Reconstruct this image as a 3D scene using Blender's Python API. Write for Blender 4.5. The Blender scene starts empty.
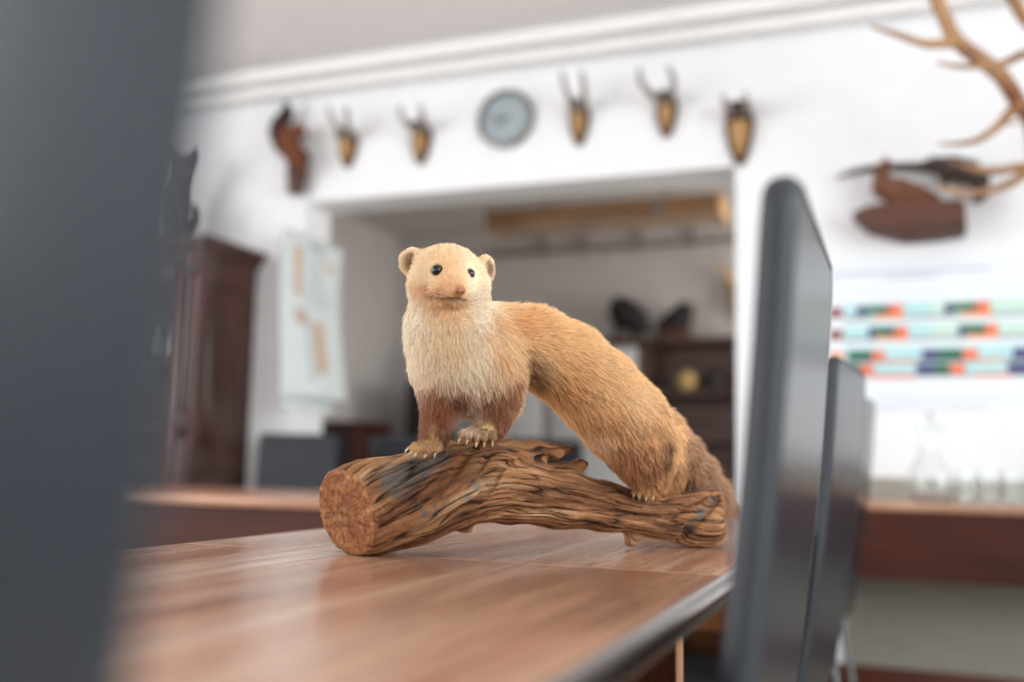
import bpy, bmesh, math, random
import numpy as np
from mathutils import Vector, noise as mnoise
random.seed(7); rng = np.random.default_rng(7)
SC = bpy.context.scene
COL = SC.collection
PI = math.pi

# ------------------------------------------------------------------ camera
FPX = 1000.0
TILT, YAW, ROLL = math.radians(6.78), math.radians(21.3), math.radians(1.14)
CAM = np.array([0, 0, .87])
F = np.array([-math.sin(YAW)*math.cos(TILT), math.cos(YAW)*math.cos(TILT), math.sin(TILT)])
R0 = np.array([math.cos(YAW), math.sin(YAW), 0.]); U0 = np.cross(R0, F)
R = R0*math.cos(ROLL) + U0*math.sin(ROLL); U = np.cross(R, F)
def ray(x, y): return F + R*(x-512)/FPX - U*(y-341)/FPX
def D(x, y, d): return CAM + ray(x, y)*d                       # point at depth d
def on_x(x, y, X): r = ray(x, y); return CAM + r*X/r[0]
def on_y(x, y, Y): r = ray(x, y); return CAM + r*Y/r[1]
def on_z(x, y, Z): r = ray(x, y); return CAM + r*(Z-CAM[2])/r[2]

cd = bpy.data.cameras.new('camera'); cam = bpy.data.objects.new('camera', cd); COL.objects.link(cam)
cd.sensor_width = 36; cd.lens = FPX/1024*36; cd.clip_start = .01
from mathutils import Matrix
cam.matrix_world = Matrix(((R[0], U[0], -F[0], CAM[0]), (R[1], U[1], -F[1], CAM[1]), (R[2], U[2], -F[2], CAM[2]), (0, 0, 0, 1)))
cd.dof.use_dof = True; cd.dof.focus_distance = 1.265; cd.dof.aperture_fstop = 1.5
SC.camera = cam

# ------------------------------------------------------------------ materials
def lin(c):
    if isinstance(c, str):
        c = [int(c[i:i+2], 16)/255 for i in (0, 2, 4)]
    return tuple((v/12.92 if v <= .04045 else ((v+.055)/1.055)**2.4) for v in c)
MATS = {}
class N:
    def __init__(s, name):
        s.m = bpy.data.materials.new(name); s.m.use_nodes = True
        s.t = s.m.node_tree; s.t.nodes.clear()
        s.out = s.t.nodes.new('ShaderNodeOutputMaterial')
    def n(s, kind, **kw):
        nd = s.t.nodes.new('ShaderNode'+kind)
        for k, v in kw.items():
            if k in nd.inputs.keys(): s.set(nd, k, v)
            else: setattr(nd, k, v)
        return nd
    def set(s, nd, key, v):
        if isinstance(v, bpy.types.NodeSocket): s.t.links.new(v, nd.inputs[key])
        else:
            if isinstance(v, tuple) and len(v) == 3 and nd.inputs[key].type == 'RGBA': v = v+(1,)
            nd.inputs[key].default_value = v
    def coord(s, scale=(1, 1, 1), kind='Object', rot=(0, 0, 0)):
        c = s.n('TexCoord'); mp = s.n('Mapping')
        s.t.links.new(c.outputs[kind], mp.inputs['Vector'])
        mp.inputs['Scale'].default_value = scale; mp.inputs['Rotation'].default_value = rot
        return mp.outputs[0]
    def noise(s, vec, scale, detail=4, rough=.55, dist=0):
        nd = s.n('TexNoise'); s.set(nd, 'Vector', vec)
        nd.inputs['Scale'].default_value = scale; nd.inputs['Detail'].default_value = detail
        nd.inputs['Roughness'].default_value = rough; nd.inputs['Distortion'].default_value = dist
        return nd.outputs[0]
    def ramp(s, fac, stops):
        nd = s.n('ValToRGB'); s.set(nd, 'Fac', fac)
        el = nd.color_ramp.elements
        while len(el) < len(stops): el.new(.5)
        for e, (p, c) in zip(el, stops):
            e.position = p; e.color = (c+(1,)) if len(c) == 3 else c
        return nd.outputs[0]
    def mix(s, fac, a, b, mode='MIX'):
        nd = s.n('Mix'); nd.data_type = 'RGBA'; nd.blend_type = mode
        for idx, v in ((0, fac), (6, a), (7, b)):
            if isinstance(v, bpy.types.NodeSocket): s.t.links.new(v, nd.inputs[idx])
            else: nd.inputs[idx].default_value = (v+(1,)) if isinstance(v, tuple) else v
        return nd.outputs[2]
    def bump(s, h, strength=.2, dist=.01):
        nd = s.n('Bump'); s.set(nd, 'Height', h)
        nd.inputs['Strength'].default_value = strength; nd.inputs['Distance'].default_value = dist
        return nd.outputs[0]
    def bsdf(s, **kw):
        nd = s.n('BsdfPrincipled')
        for k, v in kw.items(): s.set(nd, k.replace('_', ' '), v)
        s.t.links.new(nd.outputs[0], s.out.inputs[0])
        MATS[s.m.name] = s.m
        return s.m
def plain(name, col, rough=.6, vary=.08, scale=30, bump=0, **kw):
    s = N(name); v = s.coord(); nz = s.noise(v, scale)
    c = lin(col); lo = tuple(x*(1-vary) for x in c); hi = tuple(min(1, x*(1+vary)) for x in c)
    col_ = s.ramp(nz, [(.3, lo), (.7, hi)])
    a = dict(Base_Color=col_, Roughness=rough); a.update(kw)
    if bump: a['Normal'] = s.bump(nz, bump, .004)
    return s.bsdf(**a)
def wood(name, dark, mid, light, axis='Y', rough=.3, scale=1.0, coat=0., line=None, spec=.5):
    s = N(name); st = {'X': (.6, 9, 9), 'Y': (9, .6, 9), 'Z': (9, 9, .6)}[axis]
    v = s.coord(tuple(a*scale for a in st))
    n1 = s.noise(v, 1.3, 3, .5, .6); n2 = s.noise(v, 7, 6, .65, .3); n3 = s.noise(v, 28, 3, .6)
    c = s.ramp(n1, [(.3, lin(dark)), (.5, lin(mid)), (.72, lin(light))])
    c = s.mix(s.ramp(n2, [(.38, (.55, .55, .55)), (.62, (0, 0, 0))]), c, tuple(x*.62 for x in lin(dark)))
    c = s.mix(s.ramp(n3, [(.55, (0, 0, 0)), (.8, (.25, .25, .25))]), c, lin(light))
    if line is not None:      # a pale inlay line running along the board at one x
        sep = s.n('SeparateXYZ'); co = s.n('TexCoord'); s.t.links.new(co.outputs['Object'], sep.inputs[0])
        m1 = s.n('Math', operation='SUBTRACT'); s.t.links.new(sep.outputs[0], m1.inputs[0]); m1.inputs[1].default_value = line
        m2 = s.n('Math', operation='ABSOLUTE'); s.t.links.new(m1.outputs[0], m2.inputs[0])
        m3 = s.n('Math', operation='LESS_THAN'); s.t.links.new(m2.outputs[0], m3.inputs[0]); m3.inputs[1].default_value = .0012
        c = s.mix(m3.outputs[0], c, lin('b98a66'))
    return s.bsdf(Base_Color=c, Roughness=rough, Normal=s.bump(n2, .06, .002), Coat_Weight=coat, Coat_Roughness=.15, Specular_IOR_Level=spec)
def leather(name, col, rough=.38):
    s = N(name); v = s.coord()
    vo = s.n('TexVoronoi'); s.set(vo, 'Vector', v); vo.inputs['Scale'].default_value = 420
    nz = s.noise(v, 40)
    c = lin(col); cc = s.ramp(nz, [(.3, tuple(x*.85 for x in c)), (.7, tuple(x*1.15 for x in c))])
    return s.bsdf(Base_Color=cc, Roughness=rough, Normal=s.bump(vo.outputs[0], .06, .0006), IOR=1.5)
def glass(name):
    s = N(name); nd = s.n('BsdfGlass'); nd.inputs['Roughness'].default_value = .0; nd.inputs['IOR'].default_value = 1.45
    nz = s.noise(s.coord(), 5); s.set(nd, 'Color', s.ramp(nz, [(0, (.96, .98, .98)), (1, (1, 1, 1))]))
    s.t.links.new(nd.outputs[0], s.out.inputs[0]); MATS[name] = s.m; return s.m

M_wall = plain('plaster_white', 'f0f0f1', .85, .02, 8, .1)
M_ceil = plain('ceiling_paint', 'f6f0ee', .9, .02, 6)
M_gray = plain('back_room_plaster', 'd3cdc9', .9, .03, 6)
M_floor = wood('floor_boards', '958a7c', 'aaa092', 'bab0a3', 'Y', .4)
M_pipe = plain('pipe_paint', 'f3f1ee', .35, .02, 10)
M_dado = plain('dado_paint', 'a29d90', .6, .05, 14)
M_skirt = wood('skirting_wood', '5c3024', '6e3a2a', '824a36', 'X', .4)
M_table = wood('table_veneer', '9d6b55', 'c09379', 'd8b8a2', 'Y', .26, 1.0, .3, line=.607)
M_tablex = wood('table_veneer_cross', '905c44', 'b07c61', 'c8a084', 'X', .28)
M_panel = wood('panel_veneer', '7a4428', '93592f', 'a87245', 'Z', .4, 1.6)
M_band = plain('pale_edge_band', 'b98660', .45, .08, 60)
M_tedge = plain('metal_edge_strip', 'a39a96', .22, .06, 40, Metallic=1.0)
M_apron = wood('apron_veneer', '3c1c14', '4c251a', '5c3022', 'X', .45, spec=.2)
M_cab = wood('cabinet_wood', '36180f', '4d2417', '663222', 'Z', .32, .8)
M_leath = leather('slate_leather', '20242a', .25)
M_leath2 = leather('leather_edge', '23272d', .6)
M_metal = plain('chrome_leg', '9a9da0', .25, .05, 50, Metallic=1.0)
M_black = plain('black_matte', '17161a', .5, .1, 40)
M_dark = plain('dark_cupboard', '2a1c1c', .5, .15, 20)
M_white = plain('white_laminate', 'cfcfd0', .45, .03, 12)
M_glass = glass('clear_glass')
M_paper = plain('chart_paper', 'dfe7e6', .6, .03, 9)
M_paper2 = plain('timetable_paper', 'e8eef3', .5, .02, 9)
M_shield = plain('shield_wood', '4f2d1b', .5, .25, 60)
M_bone = plain('skull_bone', 'b48b55', .55, .18, 55, .3)
M_dhair = plain('dark_forehead_hair', '35231c', .85, .3, 140, .5)
M_antl = plain('roe_antler', '8d8078', .6, .15, 90, .4)
s = N('deer_antler'); v = s.coord(); nz = s.noise(v, 22, 5); nf = s.noise(v, 6, 2)
M_stag = s.bsdf(Base_Color=s.mix(s.ramp(nf, [(.35, (0, 0, 0)), (.68, (1, 1, 1))]), s.ramp(nz, [(.3, lin('68402a')), (.7, lin('94633f'))]), lin('b48a60')), Roughness=.5, Normal=s.bump(nz, .4, .004))
M_btip = plain('polished_tine', 'dcc19a', .35, .1, 40)
M_bird = plain('brown_feathers', '6f4630', .8, .35, 70, .5)
M_bird2 = plain('dark_feathers', '41332d', .8, .35, 60, .5)
M_slab = wood('slab_wood', '3c2015', '5c3625', '774a38', 'X', .6, 1.6)
M_sq = plain('russet_fur', '6d3d24', .9, .35, 60, .7)
M_sqd = plain('dark_tail_fur', '36221c', .9, .35, 60, .7)
M_catm = plain('grey_brown_fur', '46403e', .9, .4, 45, .7)
M_blk = plain('black_feathers', '1d1a1c', .7, .3, 60, .4)
M_lampw = wood('lamp_wood', '8a6444', 'a37b56', 'b8906a', 'X', .5)
M_lampe = plain('lamp_end_wood', 'd3ac78', .5, .1, 30)
M_diff = plain('lamp_diffuser', 'b5a08a', .5, .05, 20)
M_rail = plain('rail_metal', '8b8480', .5, .05, 30)
M_shelf = wood('shelf_wood', '46302a', '5e443b', '73564a', 'X', .5)
M_dial = plain('clock_dial', 'cfd9de', .4, .03, 8)
M_rim = plain('clock_rim', '8a8a86', .35, .06, 30, Metallic=.6)
M_hand = plain('clock_hand', '6f7480', .5, .05, 30)
M_brass = plain('aged_brass', '8d6d3d', .35, .1, 40, Metallic=1.0)
M_yell = plain('cream_ball', 'cfae6c', .5, .12, 25)
def flat(name, c): return plain(name, c, .55, .06, 40)
CH = {k: flat('print_'+k, c) for k, c in dict(maroon='8a3a40', orange='ee9a66', red='e9795a', green='2f6650', violet='4e4a78', teal='b9e0e2', mint='c9e4d6', grey='8f9a9a', line='b9bec8', ochre='d3a15c', brown='b98a66', dull='9aa2a4', pale='d2dede').items()}

# ------------------------------------------------------------------ mesh helpers
def smooth_mesh(me, ang=35):
    for p in me.polygons: p.use_smooth = True
    if ang < 180:
        try: me.set_sharp_from_angle(angle=math.radians(ang))
        except Exception: pass
class MB:
    """collects shapes, links them as ONE mesh object"""
    def __init__(s): s.bm = bmesh.new(); s.mats = []
    def mi(s, m):
        if m not in s.mats: s.mats.append(m)
        return s.mats.index(m)
    def _mark(s, faces, m):
        i = s.mi(m)
        for f in faces: f.material_index = i
    def box(s, lo, hi, m, bev=0., seg=2, mx=None):
        lo = Vector(lo); hi = Vector(hi); c = (lo+hi)/2; d = hi-lo
        r = bmesh.ops.create_cube(s.bm, size=1)
        vs = r['verts']
        for v in vs: v.co = Vector((v.co.x*d.x, v.co.y*d.y, v.co.z*d.z)) + c
        faces = list({f for v in vs for f in v.link_faces})
        if bev > 0:
            es = list({e for v in vs for e in v.link_edges})
            rr = bmesh.ops.bevel(s.bm, geom=es, offset=bev, segments=seg, profile=.5, affect='EDGES')
            faces = list({f for v in rr['verts'] for f in v.link_faces} | set(rr['faces']))
            vs = list({v for f in faces for v in f.verts})
        s._mark(faces, m)
        if mx is not None:
            for v in vs: v.co = mx @ v.co
        return vs
    def loft(s, rings, m, close=True, cap=True):
        vr = [[s.bm.verts.new(Vector(p)) for p in r] for r in rings]
        fs = []; n = len(vr[0])
        for a, b in zip(vr, vr[1:]):
            for i in range(n if close else n-1):
                j = (i+1) % n
                fs.append(s.bm.faces.new((a[i], a[j], b[j], b[i])))
        if cap and close:
            fs.append(s.bm.faces.new(list(reversed(vr[0])))); fs.append(s.bm.faces.new(vr[-1]))
        s._mark(fs, m); return fs
    def tube(s, pts, radii, m, n=10, cap=True):
        pts = [np.array(p, float) for p in pts]
        if not hasattr(radii, '__len__'): radii = [radii]*len(pts)
        rings = []; up = np.array([0, 0, 1.])
        prev = None
        for i, p in enumerate(pts):
            t = pts[min(i+1, len(pts)-1)] - pts[max(i-1, 0)]; t = t/ (np.linalg.norm(t)+1e-9)
            if prev is None:
                a = np.cross(t, up)
                if np.linalg.norm(a) < .1: a = np.cross(t, np.array([1., 0, 0]))
            else: a = prev - t*(prev@t)
            a /= np.linalg.norm(a); prev = a; b = np.cross(t, a)
            rings.append([p + (a*math.cos(q)+b*math.sin(q))*radii[i] for q in np.linspace(0, 2*PI, n, endpoint=False)])
        return s.loft(rings, m, True, cap)
    def lathe(s, prof, m, center=(0, 0, 0), n=28, cap=True, ax='Z'):
        c = np.array(center, float); rings = []
        for r, z in prof:
            rg = []
            for q in np.linspace(0, 2*PI, n, endpoint=False):
                x, y = r*math.cos(q), r*math.sin(q)
                rg.append(c + (np.array([x, y, z]) if ax == 'Z' else np.array([x, -z, y]) if ax == '-Y' else np.array([z, x, y])))
            rings.append(rg)
        return s.loft(rings, m, True, cap)
    def prism(s, poly, y0, y1, m, bev=0.):
        """polygon in the x/z plane extruded from y0 (front) to y1"""
        a = [s.bm.verts.new((x, y0, z)) for x, z in poly]; b = [s.bm.verts.new((x, y1, z)) for x, z in poly]
        n = len(poly); fs = [s.bm.faces.new(a), s.bm.faces.new(list(reversed(b)))]
        for i in range(n):
            j = (i+1) % n; fs.append(s.bm.faces.new((a[i], b[i], b[j], a[j])))
        if bev > 0:
            es = [e for e in fs[0].edges]
            rr = bmesh.ops.bevel(s.bm, geom=es, offset=bev, segments=3, profile=.5, affect='EDGES')
            fs = [f for f in fs if f.is_valid] + rr['faces']
        s._mark(fs, m); return fs
    def ball(s, c, r, m, mx=None, seg=16, ring=10):
        rr = bmesh.ops.create_uvsphere(s.bm, u_segments=seg, v_segments=ring, radius=1)
        if not hasattr(r, '__len__'): r = (r, r, r)
        for v in rr['verts']:
            q = Vector((v.co.x*r[0], v.co.y*r[1], v.co.z*r[2]))
            if mx is not None: q = mx @ q
            v.co = q + Vector(c)
        s._mark({f for v in rr['verts'] for f in v.link_faces}, m)
    def quad(s, pts, m):
        s._mark([s.bm.faces.new([s.bm.verts.new(Vector(p)) for p in pts])], m)
    def build(s, name, parent=None, ang=35, mods=None):
        bmesh.ops.recalc_face_normals(s.bm, faces=s.bm.faces)
        if parent is not None:
            o = Vector(parent_origin(parent))
            for v in s.bm.verts: v.co -= o
        me = bpy.data.meshes.new(name); s.bm.to_mesh(me); s.bm.free()
        for m in s.mats: me.materials.append(m)
        smooth_mesh(me, ang)
        return link(name, me, parent)
ORIG = {}
def parent_origin(p):
    return ORIG.get(p.name, (0, 0, 0))
def link(name, me, parent=None):
    o = bpy.data.objects.new(name, me); COL.objects.link(o)
    if parent is not None:
        o.parent = parent; ORIG[o.name] = parent_origin(parent)
    return o
def tag(o, label, cat, group=None, kind=None):
    o['label'] = label; o['category'] = cat
    if group: o['group'] = group
    if kind: o['kind'] = kind
    return o
def thing(name, label, cat, loc, group=None):
    o = bpy.data.objects.new(name, None); COL.objects.link(o); o.empty_display_size = .05
    o.location = loc; ORIG[o.name] = tuple(loc)
    return tag(o, label, cat, group)
def struct(o): o['kind'] = 'structure'; return o
def copy_tree(o, parent=None):
    c = o.copy(); COL.objects.link(c)
    if parent is not None: c.parent = parent
    for ch in list(o.children): copy_tree(ch, c)
    return c
def spline(pts, n):
    """Catmull-Rom through pts (any dimension)"""
    P = np.array(pts, float); P = np.vstack([2*P[0]-P[1], P, 2*P[-1]-P[-2]])
    out = []
    segs = len(P)-3
    for k in range(n):
        u = k/(n-1)*segs; i = min(int(u), segs-1); t = u-i
        a, b, c, d = P[i:i+4]
        out.append(.5*((2*b)+(-a+c)*t+(2*a-5*b+4*c-d)*t*t+(-a+3*b-3*c+d)*t**3))
    return np.array(out)

# ------------------------------------------------------------------ implicit surfaces for organic bodies
import openvdb
class Field:
    def __init__(s, lo, hi, h):
        s.lo = np.array(lo, float); s.h = h
        s.n = np.ceil((np.array(hi)-s.lo)/h).astype(int)+1
        s.far = .06; s.g = np.full(s.n, s.far, np.float32)
    def sl(s, lo, hi):
        a = np.clip(np.floor((np.array(lo)-s.lo)/s.h).astype(int), 0, s.n); b = np.clip(np.ceil((np.array(hi)-s.lo)/s.h).astype(int)+1, 0, s.n)
        sl = tuple(slice(i, j) for i, j in zip(a, b))
        ax = [s.lo[i]+np.arange(a[i], b[i])*s.h for i in range(3)]
        return sl, np.stack(np.meshgrid(*ax, indexing='ij'), -1)
    def _u(s, sl, d, k):
        a = s.g[sl]; h = np.clip(.5+.5*(d-a)/k, 0, 1)
        s.g[sl] = (d*(1-h)+a*h - k*h*(1-h)).astype(np.float32)
    def cone(s, a, b, ra, rb, k=.01):
        a = np.array(a, float); b = np.array(b, float); m = max(ra, rb)+k+.012
        sl, P = s.sl(np.minimum(a, b)-m, np.maximum(a, b)+m)
        ab = b-a; t = np.clip(((P-a)@ab)/(ab@ab+1e-12), 0, 1)
        s._u(sl, np.linalg.norm(P-a-t[..., None]*ab, axis=-1)-(ra+(rb-ra)*t), k)
    def chain(s, pts, rad, k=.01):
        for i in range(len(pts)-1): s.cone(pts[i], pts[i+1], rad[i], rad[i+1], k)
    def _ell(s, c, r, ax, m):
        c = np.array(c, float); r = np.array(r, float)
        sl, P = s.sl(c-r.max()-m, c+r.max()+m); q = P-c
        if ax is not None: q = q @ np.array(ax).T
        k0 = np.linalg.norm(q/r, axis=-1); k1 = np.linalg.norm(q/r**2, axis=-1)+1e-9
        return sl, k0*(k0-1)/k1
    def ell(s, c, r, ax=None, k=.01):
        sl, d = s._ell(c, r, ax, k+.012); s._u(sl, d, k)
    def cut_ell(s, c, r, ax=None, k=.004):
        sl, d = s._ell(c, r, ax, k+.012); a = s.g[sl]; b = -d
        h = np.clip(.5-.5*(b-a)/k, 0, 1); s.g[sl] = (b*(1-h)+a*h+k*h*(1-h)).astype(np.float32)
    def cut_plane(s, p, n, k=.003):
        sl, P = s.sl(s.lo, s.lo+s.n*s.h); b = ((P-np.array(p))@np.array(n)); a = s.g[sl]
        h = np.clip(.5-.5*(b-a)/k, 0, 1); s.g[sl] = (b*(1-h)+a*h+k*h*(1-h)).astype(np.float32)
    def val(s, p):
        q = (np.array(p)-s.lo)/s.h; i = np.floor(q).astype(int)
        if (i < 0).any() or (i >= s.n-1).any(): return s.far
        f = q-i; v = 0.
        for dx in (0, 1):
            for dy in (0, 1):
                for dz in (0, 1):
                    v += s.g[i[0]+dx, i[1]+dy, i[2]+dz]*(f[0] if dx else 1-f[0])*(f[1] if dy else 1-f[1])*(f[2] if dz else 1-f[2])
        return v
    def hit(s, x, y, d0=.9, d1=2.0):
        """first surface point on the sight line through (x, y)"""
        t = d0
        while t < d1:
            if s.val(D(x, y, t)) <= 0: return D(x, y, t)
            t += .001
        return None
    def grad(s, p, e=.003):
        g = np.array([s.val(p+np.eye(3)[i]*e)-s.val(p-np.eye(3)[i]*e) for i in range(3)])
        return g/(np.linalg.norm(g)+1e-9)
    def polys(s):
        g = openvdb.FloatGrid(s.far); g.copyFromArray(s.g)
        pts, tris, quads = g.convertToPolygons(0.0, 0.0)
        pts = np.array(pts, float)*s.h + s.lo
        return pts, np.array(tris).reshape(-1, 3), np.array(quads).reshape(-1, 4)
    def mesh(s, name, mats, parent=None, post=None, it=2, vis=True):
        pts, tris, quads = s.polys()
        faces = [tuple(map(int, q)) for q in quads]+[tuple(map(int, q)) for q in tris]
        me = bpy.data.meshes.new(name)
        me.from_pydata([tuple(p) for p in pts], [], faces); me.update()
        bm = bmesh.new(); bm.from_mesh(me)
        bmesh.ops.recalc_face_normals(bm, faces=bm.faces)
        for _ in range(it): bmesh.ops.smooth_vert(bm, verts=bm.verts, factor=.5, use_axis_x=True, use_axis_y=True, use_axis_z=True)
        bm.normal_update(); bm.to_mesh(me); bm.free()
        for m in mats: me.materials.append(m)
        for p in me.polygons: p.use_smooth = True
        if post: post(me)
        if parent is not None:
            me.transform(Matrix.Translation(-Vector(parent_origin(parent))))
        return link(name, me, parent)

# ------------------------------------------------------------------ room shell
WY, WT = 4.30, .25                 # near face and thickness of the back wall
OX0, OX1, OZ = -2.835, -.648, 2.163  # the wide opening into the back room
XL, XR, YF, ZC = -4.7, 2.7, -3.0, 2.93
BY, BX0, BX1, BZ = 7.3, -3.88, 1.0, 2.70
b = MB(); b.box((XL-.2, YF-.2, -.1), (XR+.2, BY+.2, 0), M_floor); struct(b.build('floor'))
b = MB(); b.box((XL-.2, YF-.2, ZC), (XR+.2, WY+WT, ZC+.1), M_ceil); struct(b.build('ceiling'))
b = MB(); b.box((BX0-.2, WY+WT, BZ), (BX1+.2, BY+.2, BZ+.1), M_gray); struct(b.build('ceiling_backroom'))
b = MB()
b.box((XL, WY, 0), (OX0, WY+WT, ZC), M_wall); b.box((OX1, WY, 0), (XR, WY+WT, ZC), M_wall); b.box((OX0, WY, OZ), (OX1, WY+WT, ZC), M_wall)
struct(b.build('wall_back'))
def holed(name, fixed, lo, hi, holes, along):
    """a wall with rectangular window openings; holes = (a0, a1) along the wall"""
    b = MB(); z0, z1 = .85, 2.55
    def bx(a0, a1, c0, c1):
        if along == 'Y': b.box((fixed[0], a0, c0), (fixed[1], a1, c1), M_wall)
        else: b.box((a0, fixed[0], c0), (a1, fixed[1], c1), M_wall)
    p = lo
    for a0, a1 in holes:
        bx(p, a0, 0, ZC); bx(a0, a1, 0, z0); bx(a0, a1, z1, ZC); p = a1
    bx(p, hi, 0, ZC)
    return struct(b.build(name))
WR = [(-2.5, -.5), (.1, 2.1)]; WL = [(-2.7, -.6), (-.1, 1.9)]
holed('wall_right', (XR, XR+.2), YF, WY+WT, WR, 'Y')
holed('wall_left', (XL-.2, XL), YF, WY+WT, WL, 'Y')
b = MB(); b.box((XL-.2, YF-.2, 0), (XR+.2, YF, ZC), M_wall); struct(b.build('wall_front'))
def win(name, c0, c1, X):
    b = MB(); w = .06; z0, z1 = .85, 2.55
    def bx(a0, a1, d0, d1): b.box((X-.03, a0, d0), (X+.03, a1, d1), M_pipe, .006)
    m = (c0+c1)/2
    for a0, a1 in ((c0, c0+w), (m-w/2, m+w/2), (c1-w, c1)): bx(a0, a1, z0, z1)
    for d0, d1 in ((z0, z0+w), (z1-w, z1)): bx(c0, c1, d0, d1)
    return struct(b.build(name))
for i, (a0, a1) in enumerate(WR): win('window_%d' % (i+1), a0, a1, XR+.09)
for i, (a0, a1) in enumerate(WL): win('window_%d' % (i+3), a0, a1, XL-.09)
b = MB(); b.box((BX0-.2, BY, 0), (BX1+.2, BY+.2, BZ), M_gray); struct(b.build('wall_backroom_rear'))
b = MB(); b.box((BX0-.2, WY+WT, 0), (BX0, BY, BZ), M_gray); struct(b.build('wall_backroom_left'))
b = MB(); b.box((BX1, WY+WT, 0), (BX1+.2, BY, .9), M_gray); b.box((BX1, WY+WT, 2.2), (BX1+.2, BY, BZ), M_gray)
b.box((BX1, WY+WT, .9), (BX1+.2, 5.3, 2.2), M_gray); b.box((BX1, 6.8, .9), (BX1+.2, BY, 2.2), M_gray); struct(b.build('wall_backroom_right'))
DX = float(on_y(848, 620, WY)[0])
b = MB(); b.box((DX, WY-.008, .095), (XR, WY, .83), M_dado); o = struct(b.build('trim_1'))
b = MB(); b.box((OX1+.02, WY-.02, 0), (XR, WY-.0005, .095), M_skirt, .004); struct(b.build('baseboard_back'))

# ------------------------------------------------------------------ light: side windows, plus a fill lamp added in the back room
def area(name, loc, rot, sx, sy, w, col):
    l = bpy.data.lights.new(name, 'AREA'); l.shape = 'RECTANGLE'; l.size = sx; l.size_y = sy; l.energy = w; l.color = col
    o = bpy.data.objects.new(name, l); COL.objects.link(o); o.location = loc; o.rotation_euler = rot
    return o
for (a0, a1), e in zip(WR, (60, 95)): area('daylight_or_fill', (XR+.04, (a0+a1)/2, 1.7), (0, PI/2, 0), 1.6, a1-a0-.1, e, (.89, .955, 1.0))
for a0, a1 in WL: area('daylight_or_fill', (XL-.04, (a0+a1)/2, 1.7), (0, -PI/2, 0), 1.6, a1-a0-.1, 78, (.96, .98, 1.0))
area('daylight_or_fill', (BX1+.03, 6.05, 1.55), (0, PI/2, 0), 1.2, 1.4, 40, (1., .96, .92))  # unseen fill lamp, added to brighten the back room
wd = bpy.data.worlds.new('sky'); SC.world = wd; wd.use_nodes = True
wd.node_tree.nodes['Background'].inputs[0].default_value = (.8, .9, 1, 1); wd.node_tree.nodes['Background'].inputs[1].default_value = 1.0

# ------------------------------------------------------------------ heating pipes along the top of the wall
zU, zL = 2.838, 2.742
def pipe(name, z, r, label):
    t = thing(name, label, 'pipe', (-4.6, 4.2, z))
    b = MB(); b.tube([(-4.68, 4.2, z), (2.68, 4.2, z)], r, M_pipe, 20); b.build('pipe_run', t)
    for px in (262, 675):
        x = float(on_y(px, 60, 4.2)[0]); b = MB()
        b.lathe([(r+.002, -.012), (r+.007, -.012), (r+.007, .012), (r+.002, .012)], M_pipe, (x, 4.2, z), 20, False, 'X')
        b.tube([(x, 4.2, z), (x, WY-.001, z)], .007, M_pipe, 8)
        b.tube([(x, 4.2, z-r-.004), (x, 4.2, z-r-.022 if r > .03 else z-r-.01)], .007, M_pipe, 8)
        b.build('pipe_clamp', t)
pipe('heating_pipe', zU, .037, 'thicker white heating pipe running right under the ceiling, above the thinner one')
pipe('heating_pipe', zL, .027, 'thinner white heating pipe running just above the row of antlers and the clock')

# ------------------------------------------------------------------ tables
TZ = .75
def long_table(x0, x1, y0, y1, label):
    t = thing('conference_table', label, 'table', (x0, y0, 0), 'long tables joined end to end')
    b = MB(); b.box((x0+.014, y0+.0015, TZ-.03), (x1-.014, y1-.0015, TZ), M_table, .0012, 1); b.build('tabletop', t)
    for x, sgn in ((x0+.014, -1), (x1-.014, 1)):
        pr = [(x+sgn*.0155*math.sin(a_), TZ-.0155+.0155*math.cos(a_)) for a_ in np.linspace(0, PI, 17)]
        b = MB(); b.loft([[(p[0], y, p[1]) for p in pr] for y in (y0+.0005, y1-.0005)], M_tedge); b.build('edge_strip', t, 80)
    for y, s in ((y0, 1), (y1, -1)):
        b = MB(); b.box((x0+.014, min(y, y+s*.0010), TZ-.03), (x1-.014, max(y, y+s*.0010), TZ), M_band); b.build('end_band', t)
    for y in (y0, y1-.018):
        b = MB(); b.box((x0+.06, y, 0), (x1-.062, y+.018, TZ-.03), M_panel); p = b.build('leg_panel', t)
        b = MB(); b.box((x1-.0618, y, 0), (x1-.06, y+.018, TZ-.03), M_band); b.build('edge_band', p)
    b = MB(); b.box((x0+.20, y0+.02, .35), (x0+.22, y1-.02, TZ-.03), M_panel); b.build('modesty_panel', t)
    return t
TX0, TX1 = -.917, -.172
long_table(TX0, TX1, .33, 1.1185, 'reddish walnut table nearest the camera, in front of the seam below the driftwood')
long_table(TX0, TX1, 1.1195, 2.62, 'reddish walnut table carrying the driftwood and marten, behind the seam')
def cross_table(name, x0, x1, y0, y1, ap, label, group=None, mt=M_tablex):
    t = thing(name, label, 'table', (x0, y0, 0), group)
    b = MB(); b.box((x0, y0, TZ-.03), (x1, y1, TZ), mt, .008, 3); b.build('tabletop', t)
    b = MB(); b.box((x0+.03, y0+.02, ap), (x1-.03, y0+.04, TZ-.03), M_apron, .002, 1); b.build('apron', t)
    for x in (x0+.03, x1-.06):
        b = MB(); b.box((x, y0+.045, 0), (x+.03, y1-.03, TZ-.03), M_apron, .002, 1); b.build('leg_panel', t)
    return t
cross_table('side_table', -2.75, TX0-.004, 2.42, 3.06, .33, 'reddish wooden table standing crosswise left of the driftwood, before the cabinet')
cross_table('wall_table', -.33, 1.9, 3.735, 4.27, .487, 'dark wooden table against the wall, with glasses on it below the timetable')

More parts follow.
